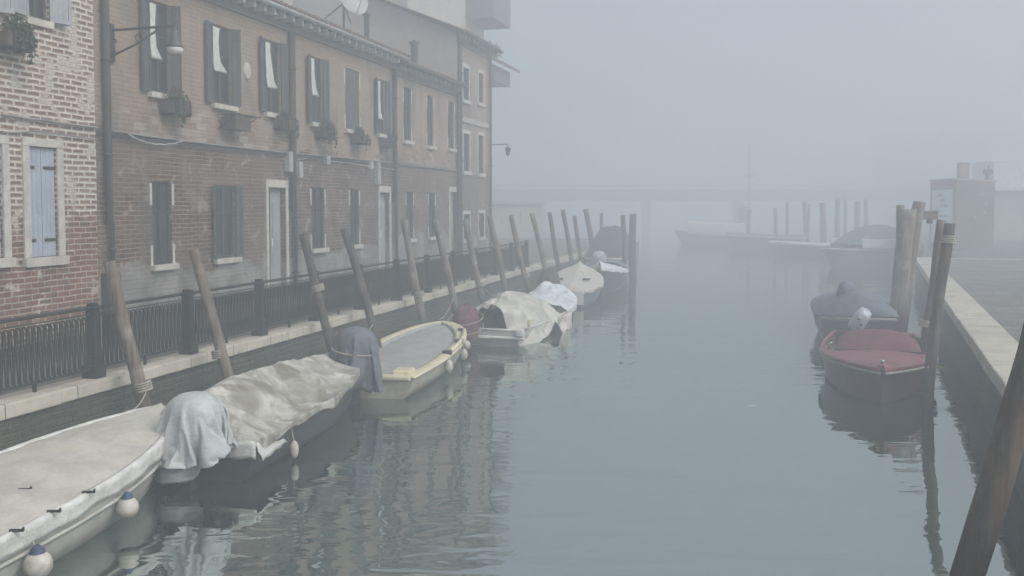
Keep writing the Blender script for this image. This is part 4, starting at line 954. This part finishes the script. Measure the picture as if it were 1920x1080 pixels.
for i in range(6): mb.ball((r1.x(.60,1)+.03, -.6+.24*i, r1.zg(.60)+.085), .015, 8, 6)
mb.build('studs', 'steel', r1.t, True)
mb = MB(); x = r1.x(.965,1); mb.tube([(x,0,r1.zg(.96)+.03), (x,0,r1.zg(.96)+.09), (x,0,r1.zg(.96)+.13), (x,0,r1.zg(.96)+.15)], [.022,.026,.045,.02], 12); mb.build('bow_bollard', 'steel', r1.t, True)
for sg in (1,-1):
    mb = MB(); x = r1.x(.55,1); y = sg*(r1.hb(.55)-.1); mb.tube([(x,y,r1.zg(.55)), (x,y,r1.zg(.55)+.12), (x,y-sg*.06,r1.zg(.55)+.15)], .018, 8); mb.build('cleat', 'steel', r1.t, True)
mb = MB(); T_ = Matrix.Translation((-.10, -.28, .72)) @ Matrix.Rotation(math.radians(-32), 4, 'X') @ Matrix.Rotation(math.radians(20), 4, 'Y')
P = [[T_ @ V((rx*math.copysign(abs(math.cos(a))**.75, math.cos(a)), ry*math.copysign(abs(math.sin(a))**.75, math.sin(a)), z)) for a in [2*math.pi*j/24 for j in range(24)]] for z, rx, ry in ((.27,.01,.01),(.26,.10,.08),(.22,.17,.13),(.08,.21,.16),(-.14,.21,.16),(-.22,.19,.14),(-.24,.02,.02))]
mb.grid(P, True); mo = mb.build('outboard_motor', 'cowl', r1.t, True)
mb = MB(); mb.tube([T_ @ V((0,0,-.2)), V((-.25,-.2,.35)), V((-.3,-.2,-.4))], [.1,.09,.06], 10); mb.build('motor_leg', 'black', r1.t)
mb = MB(); 
for a_, b_, z_ in ((.21,-.04,.10),(.21,.06,.02)): mb.ball(T_ @ V((a_, b_, z_)), .022, 8, 6)
mb.build('cowl_marks', 'black', mo)
r2 = Boat('boat with a slate blue domed canvas behind the burgundy boat', (9.0,26.6), (7.62,21.6), 1.78, .75, .62, 'gel_dark', gRb, .88, 'gel', .03, .62)
r2.cover('canvas_cover', 'bluecanvas', 0, 1, lambda u, v: (1-abs(v)**1.6)*.52*math.exp(-((u-.12)/.5)**2)+.01, .06, .02, 24, .05, 60, 48)
mb = MB(); mb.tube([(1.0,.2,1.0),(1.0,.2,1.22),(1.0,.2,1.32),(1.0,.2,1.36)], [.24,.19,.15,.05], 12); mb.build('covered_lamp', 'bluecanvas', r2.t, True)
mb = MB(); mb.tube([(-.02, -.9+1.8*i/10, .66) for i in range(11)], .018, 6); mb.build('hem_cord', 'black', r2.t)
# white fender board between the red boat and the poles
p = atz(1708, 655, .5); t = thing('fender_board', 'short white painted board tied between the burgundy boat and the pole pair', 'board', MR, tuple(MRi @ p)); mb = MB(); mb.box((-.06,-.25,-.03), (.06,.35,.04)); mb.build('board', 'white', t, bevel=.015)
# far right boats
r3 = Boat('far boat with a teal canopy and pale side, left of the far pole cluster', (15.2,48), (21.2,53), 2.1, 1.0, .8, 'deck', gRb, .9, 'gel', .04)
r3.cover('canopy', 'teal', 0, .75, lambda u, v: (1-abs(v)**3)*1.0*math.sin(math.pi*min(1, max(0, u/.75)))**.6+.25, .22, .02, 31, .03, 40, 30)
strip(r3, 'pale_side', 'white', .06, .04, .05, .55, .05, .75, n=20)
r4 = Boat('long low boat with a bright white gunwale in the far fog', (16.2,62), (21.8,60), 1.6, .80, .62, 'deck', gRb, .8, 'white', .10)
r4.cover('cover', 'teal', 0, 1, lambda u, v: .02, .03, .01, 33, .0, 20, 12)
r5 = Boat('dark low boat in the far fog beside the white edged one', (15.4,71), (20.5,69), 1.9, 1.0, .8, 'deck', gRb, .8, 'gel', .05)
r5.cover('cover', 'bluecanvas', 0, 1, lambda u, v: .2*(1-v*v), .1, .01, 34, .02, 20, 12)
r6 = Boat('faint pale cabin boat in the fog under the bridge', (12.8,78), (18.2,77), 2.3, 1.2, .9, 'deck', gRb, .9, 'gel', .05)
r6.cover('cabin_cover', 'tarp6', .0, .8, lambda u, v: (1-abs(v)**4)*.7+.1, .3, .02, 35, .02, 24, 16)
# far poles: pale wood puts extra haze into their colour
FP = [(1455,470,.13,390), (1478,466,.11,378), (1510,466,.17,376), (1516,470,.10,382), (1543,476,.20,380), (1572,470,.17,374), (1583,468,.12,374), (1609,470,.2,377), (1622,466,.15,374), (1405,460,.15,392), (1392,452,.4,388)]
labs = ['faint pole left of the far pole group','thin faint pole in the far pole group','thick left pole of the close far pair','slim right pole of the close far pair','stout lone pole beyond the white edged boat','tall faint pole in the middle of the far group','slim pole beside the tall faint one','dark stout pole near the teal boat','far right pole before the teal boat','short faint pole near the bridge pier','broad faint post just at the bridge pier']
for i, ((px, py, r, pt), lab) in enumerate(zip(FP, labs)):
    pole(lab, (px, py), (px+random.uniform(-2,2), pt), r, 50+i, 'wood_pale', V((1,0,0)), group='far poles in the fog')
# ------------------------------------------------------------------ bridge
YB = 120.0
def XB(px): return (px-960)/F*YB
zt = aty(1100, 348, YB).z; zd = aty(1100, 366, YB).z
t = thing('bridge', 'faint flat bridge crossing the canal in the fog', 'bridge', Matrix(), (XB(915), YB, 0))
L_ = XB(1800)-XB(915); mb = MB(); mb.box((-8, 0, zd-.65), (L_+4, 4, zd)); mb.build('deck', 'deck', t)
mb = MB(); 
for k in range(int((L_+12)/.5)): mb.box((-8+k*.5, .02, zd), (-8+k*.5+.09, .1, zt-.07))
mb.box((-8, 0, zt-.07), (L_+4, .12, zt)); mb.box((-8, .13, zd+.002), (L_+4, .17, zd+(zt-zd)*.6)); mb.build('parapet', 'deck', t)
for px in (1020, 1215, 1391):
    x = XB(px)-XB(915); mb = MB(); mb.box((x-.3, .3, -1), (x+.3, 3.6, zd-.652)); mb.build('pier', 'deck', t)
# mast beyond
p = aty(1404, 385, 112.0); t = thing('navigation_mast', 'tall faint mast in front of the far bridge', 'mast', Matrix(), (p.x, 112.0, 0))
mb = MB(); zt_ = aty(1404, 268, 112.0).z; mb.tube([(0,0,-1), (0,0,zt_*.6), (0,0,zt_)], [.15,.13,.08], 10); mb.build('mast', 'deck', t); mb = MB(); mb.box((-.5,-.1,zt_*.62),(.5,.1,zt_*.62+.25)); mb.build('crossarm', 'deck', t)
# ------------------------------------------------------------------ right bank: notice pillar, buildings
c0 = atz(1742, 466, QZ-.06); c1 = atz(1790, 472, QZ-.06); hK = aty(1790, 338, c1.y).z
c2 = atz(1862, 466, QZ-.06); c3 = c0+c2-c1; HK = hK-QZ+.06
t = thing('brick_kiosk', 'low pinkish brick kiosk with a pale notice board on its left face', 'kiosk', Matrix.Translation((c0.x, c0.y, QZ-.06)))
def prism(mb, pts, z0, z1):
    n = len(pts); return mb.add([(p.x, p.y, z0) for p in pts]+[(p.x, p.y, z1) for p in pts], [tuple(range(n))[::-1], tuple(range(n, 2*n))]+[(i, (i+1) % n, n+(i+1) % n, n+i) for i in range(n)])
A0, A1, A2, A3 = [q-c0 for q in (c0, c1, c2, c3)]
def out(a, b, d):
    e = (b-a).normalized(); return V_((e.y, -e.x, 0))*d
from mathutils import Vector as V_
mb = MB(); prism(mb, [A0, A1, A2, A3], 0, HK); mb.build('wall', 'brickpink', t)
o_ = out(A1, A2, .01); mb = MB(); prism(mb, [A1+o_*.2, A1+o_, A2+o_, A2+o_*.2], 0, HK-.002); mb.build('shaded_side_skin', 'brickdark', t)  # thin skin of darker brick, paints the right face as the shaded side
ce = (A0+A1+A2+A3)/4; mb = MB(); prism(mb, [ce+(q-ce)*1.05 for q in (A0, A1, A2, A3)], HK+.002, HK+.10); mb.build('roof_slab', 'render2', t)
o_ = out(A0, A1, .06); e_ = A1-A0; ba, bb = A0+e_*.12, A0+e_*.90
mb = MB(); prism(mb, [ba+o_*.1, ba+o_, bb+o_, bb+o_*.1], .3, HK-.42); bd = mb.build('notice_board', 'board', t)
mb = MB(); random.seed(5)
for k in range(7):
    u = random.uniform(.25,.5); z = 1.1+k*.25; pa, pb = A0+e_*u+o_*1.05, A0+e_*(u+random.uniform(.15,.3))+o_*1.05; prism(mb, [pa, pa+o_*.1, pb+o_*.1, pb], z, z+.1)
mb.build('printed_map', 'boardink', bd)
f_ = A2-A1; o2 = out(A1, A2, .03); mb = MB()
for k in range(6):
    q = A1+f_*random.uniform(.3,.85)+o2; mb.ball((q.x, q.y, .5+.45*k+random.uniform(-.1,.2)), .08, 8, 6, (1,1,.8))
mb.build('lichen_patches', 'frame', t)
q = A1+f_*.45+e_*-.4; mb = MB(); mb.box((q.x-.25, q.y-.2, HK+.101), (q.x+.2, q.y+.2, HK+.95)); mb.build('chimney', 'render2', t)
q = A1+f_*.9-e_*.1; mb = MB(); mb.tube([(q.x,q.y,HK+.10),(q.x,q.y,HK+.85)], .03, 6).box((q.x-.22,q.y-.15,HK+.38),(q.x+.14,q.y+.15,HK+.62)).box((q.x-.1,q.y-.1,HK+.10),(q.x+.02,q.y+.1,HK+.39)); mb.build('siren', 'iron', t)
# pale low building at right
q = atz(1862, 458, QZ-.06); zz1 = aty(1890, 308, q.y).z; zz0 = aty(1890, 352, q.y).z
t = thing('low_building', 'pale roofed low building at the right edge behind the kiosk', 'building', Matrix(), ((1862-960)/F*(q.y+6), q.y+6, QZ-.06))
mb = MB(); mb.box((0,0,0), (14, 2, zz0-QZ)); mb.build('wall', 'render', t); mb = MB(); mb.box((-.3,-.5,zz0-QZ+.002), (14.3, 2.3, zz1-QZ+.5)); mb.build('roof', 'tarpw', t)
# big far right building
t = thing('far_building', 'large dim block fading into the fog at the upper right', 'building', Matrix(), (62, 150, QZ-.06))
mb = MB(); wall_holes(mb, -3, 34, 0, 13, [(1+4*i, 2.2+4*i, 2.5+4*j, 4.3+4*j) for i in range(8) for j in range(3)], 0, .3); mb.add([(-3,0,0),(-3,12,0),(-3,12,13),(-3,0,13)], [(0,1,2,3)]); mb.build('wall', 'render2', t)
mb = MB(); mb.box((-2.9,.31,0), (34,.5,12.9)); mb.build('dark_rooms', 'dark', t)
mb = MB(); mb.box((-3.6,-.6,13.001), (34.6,12,13.4)); mb.build('roof', 'tile', t)
# low plants/boxes right bank + left far quay clutter
p = MLi @ atz(1075, 468, QZ)
t = thing('low_hut', 'low faint hut with white trim on the far left quay', 'hut', ML, (WL(1010,460,9.5)[0]+18, 17, QZ)); mb = MB(); wall_holes(mb, 0, 16, 0, 2.2, [(3,4,.8,1.7),(8,9,.8,1.7)], 0, .1); mb.box((0,.101,0),(16,4,2.2)); mb.build('wall', 'render', t)
mb = MB(); mb.box((-.2,-.3,2.202), (16.2,4.2,2.4)); mb.build('roof', 'zinc', t)
# mooring ropes from boats to poles, thin
def rope(label, a, b, sag=.15, r=.008):
    a, b = V(a), V(b); mb = MB(); mb.tube([a.lerp(b, i/14)-a - V((0,0,sag*math.sin(math.pi*i/14))) for i in range(15)], r, 6)
    o = mb.build('mooring_rope', 'rope', None, True); o.location = a; tag(o, label, 'rope', 'mooring ropes')
mw = lambda b, p: b.t.matrix_world @ V(p)
bpy.context.view_layer.update()
bp = lambda tp, lo, k: (lambda b: atz(*b, 0))(base_on(tp, lo))
for (tp_, lo_, bb, pt_, h_z, sg_, lab_) in (((205,490),(283,778), b1, (-.25, .3, 0), .95, .12, 'rope from the near white boat up to the first leaning pole'),
        ((645,428),(700,632), b3, (-.1, .6, 0), .85, .10, 'rope from the yellow boat stern to the dark pole behind its wrapped motor'),
        ((815,412),(850,575), b3, (0, .1, 0), .9, .12, 'rope from the yellow boat bow to a pale leaning pole'),
        ((873,412),(905,548), b4, (-3.2, .7, 0), .9, .10, 'rope from the beige wrapped boat to the pale pole beside it')):
    q_ = atz(*base_on(tp_, lo_), 0); L0 = bb.L+pt_[0] if bb is not b3 or pt_[1] < .5 else .1
    rope(lab_, mw(bb, (L0, pt_[1], bb.zb+.05)), q_ + ML @ V((-.04, .12, h_z)), sg_, .009)
P3 = bp((568,437),(635,680),0); rope('slack rope from the khaki covered boat bow to the banded pole', mw(b2, (b2.L, 0, b2.zb+.1)), P3+V((-.12,.02,.9)), .06)
rope('rope crossing the dark water from the khaki covered boat stern towards its motor', mw(b2, (0,-.3,.42)), mw(b2, (-.35,-.02,.12)), .02, .006)
rope('rope from the burgundy boat bow to the dark pole pair', mw(r1, (r1.x(.55,1), r1.hb(.55)-.1 if False else r1.hb(.55)-.1, r1.zg(.55)+.12)), tuple(atz(1740, 690, .7)), .05)
p = atz(1764, 690, 0); t = thing('floating_leaf', 'small bright yellow green leaf floating at the foot of the right quay wall', 'leaf', Matrix(), (p.x, p.y, .012)); mb = MB(); mb.grid([[(.09*math.cos(a)*r, .06*math.sin(a)*r, .01*(1-r)+.004*math.sin(3*a)) for a in [2*math.pi*j/12 for j in range(12)]] for r in (.02,.5,1)], True); mb.build('blade', 'leafy', t)
p = atz(1411, 762, 0); t = thing('floating_feather', 'small white feather drifting on open water mid canal', 'feather', Matrix(), (p.x, p.y, .008)); mb = MB(); mb.grid([[(-.06+.12*i/8, .012*math.sin(math.pi*i/8)*s_, .006*math.cos(s_)) for s_ in (-1,-.5,0,.5,1)] for i in range(9)]); mb.build('vane', 'white', t)
# ------------------------------------------------------------------ haze
mb = MB(); mb.box((-200,-40,-2.5), (200,240,15.6)); hz = mb.build('haze', 'white'); hz['kind'] = 'stuff'
hm = bpy.data.materials.new('haze_air'); hm.use_nodes = True; n_ = hm.node_tree; n_.nodes.clear()
pv = n_.nodes.new('ShaderNodeVolumePrincipled'); pv.inputs['Color'].default_value = (.825,.877,.92,1); pv.inputs['Density'].default_value = FOG_DENSITY; pv.inputs['Anisotropy'].default_value = .35
mo_ = n_.nodes.new('ShaderNodeOutputMaterial'); n_.links.new(pv.outputs[0], mo_.inputs['Volume'])
hz.data.materials.clear(); hz.data.materials.append(hm)
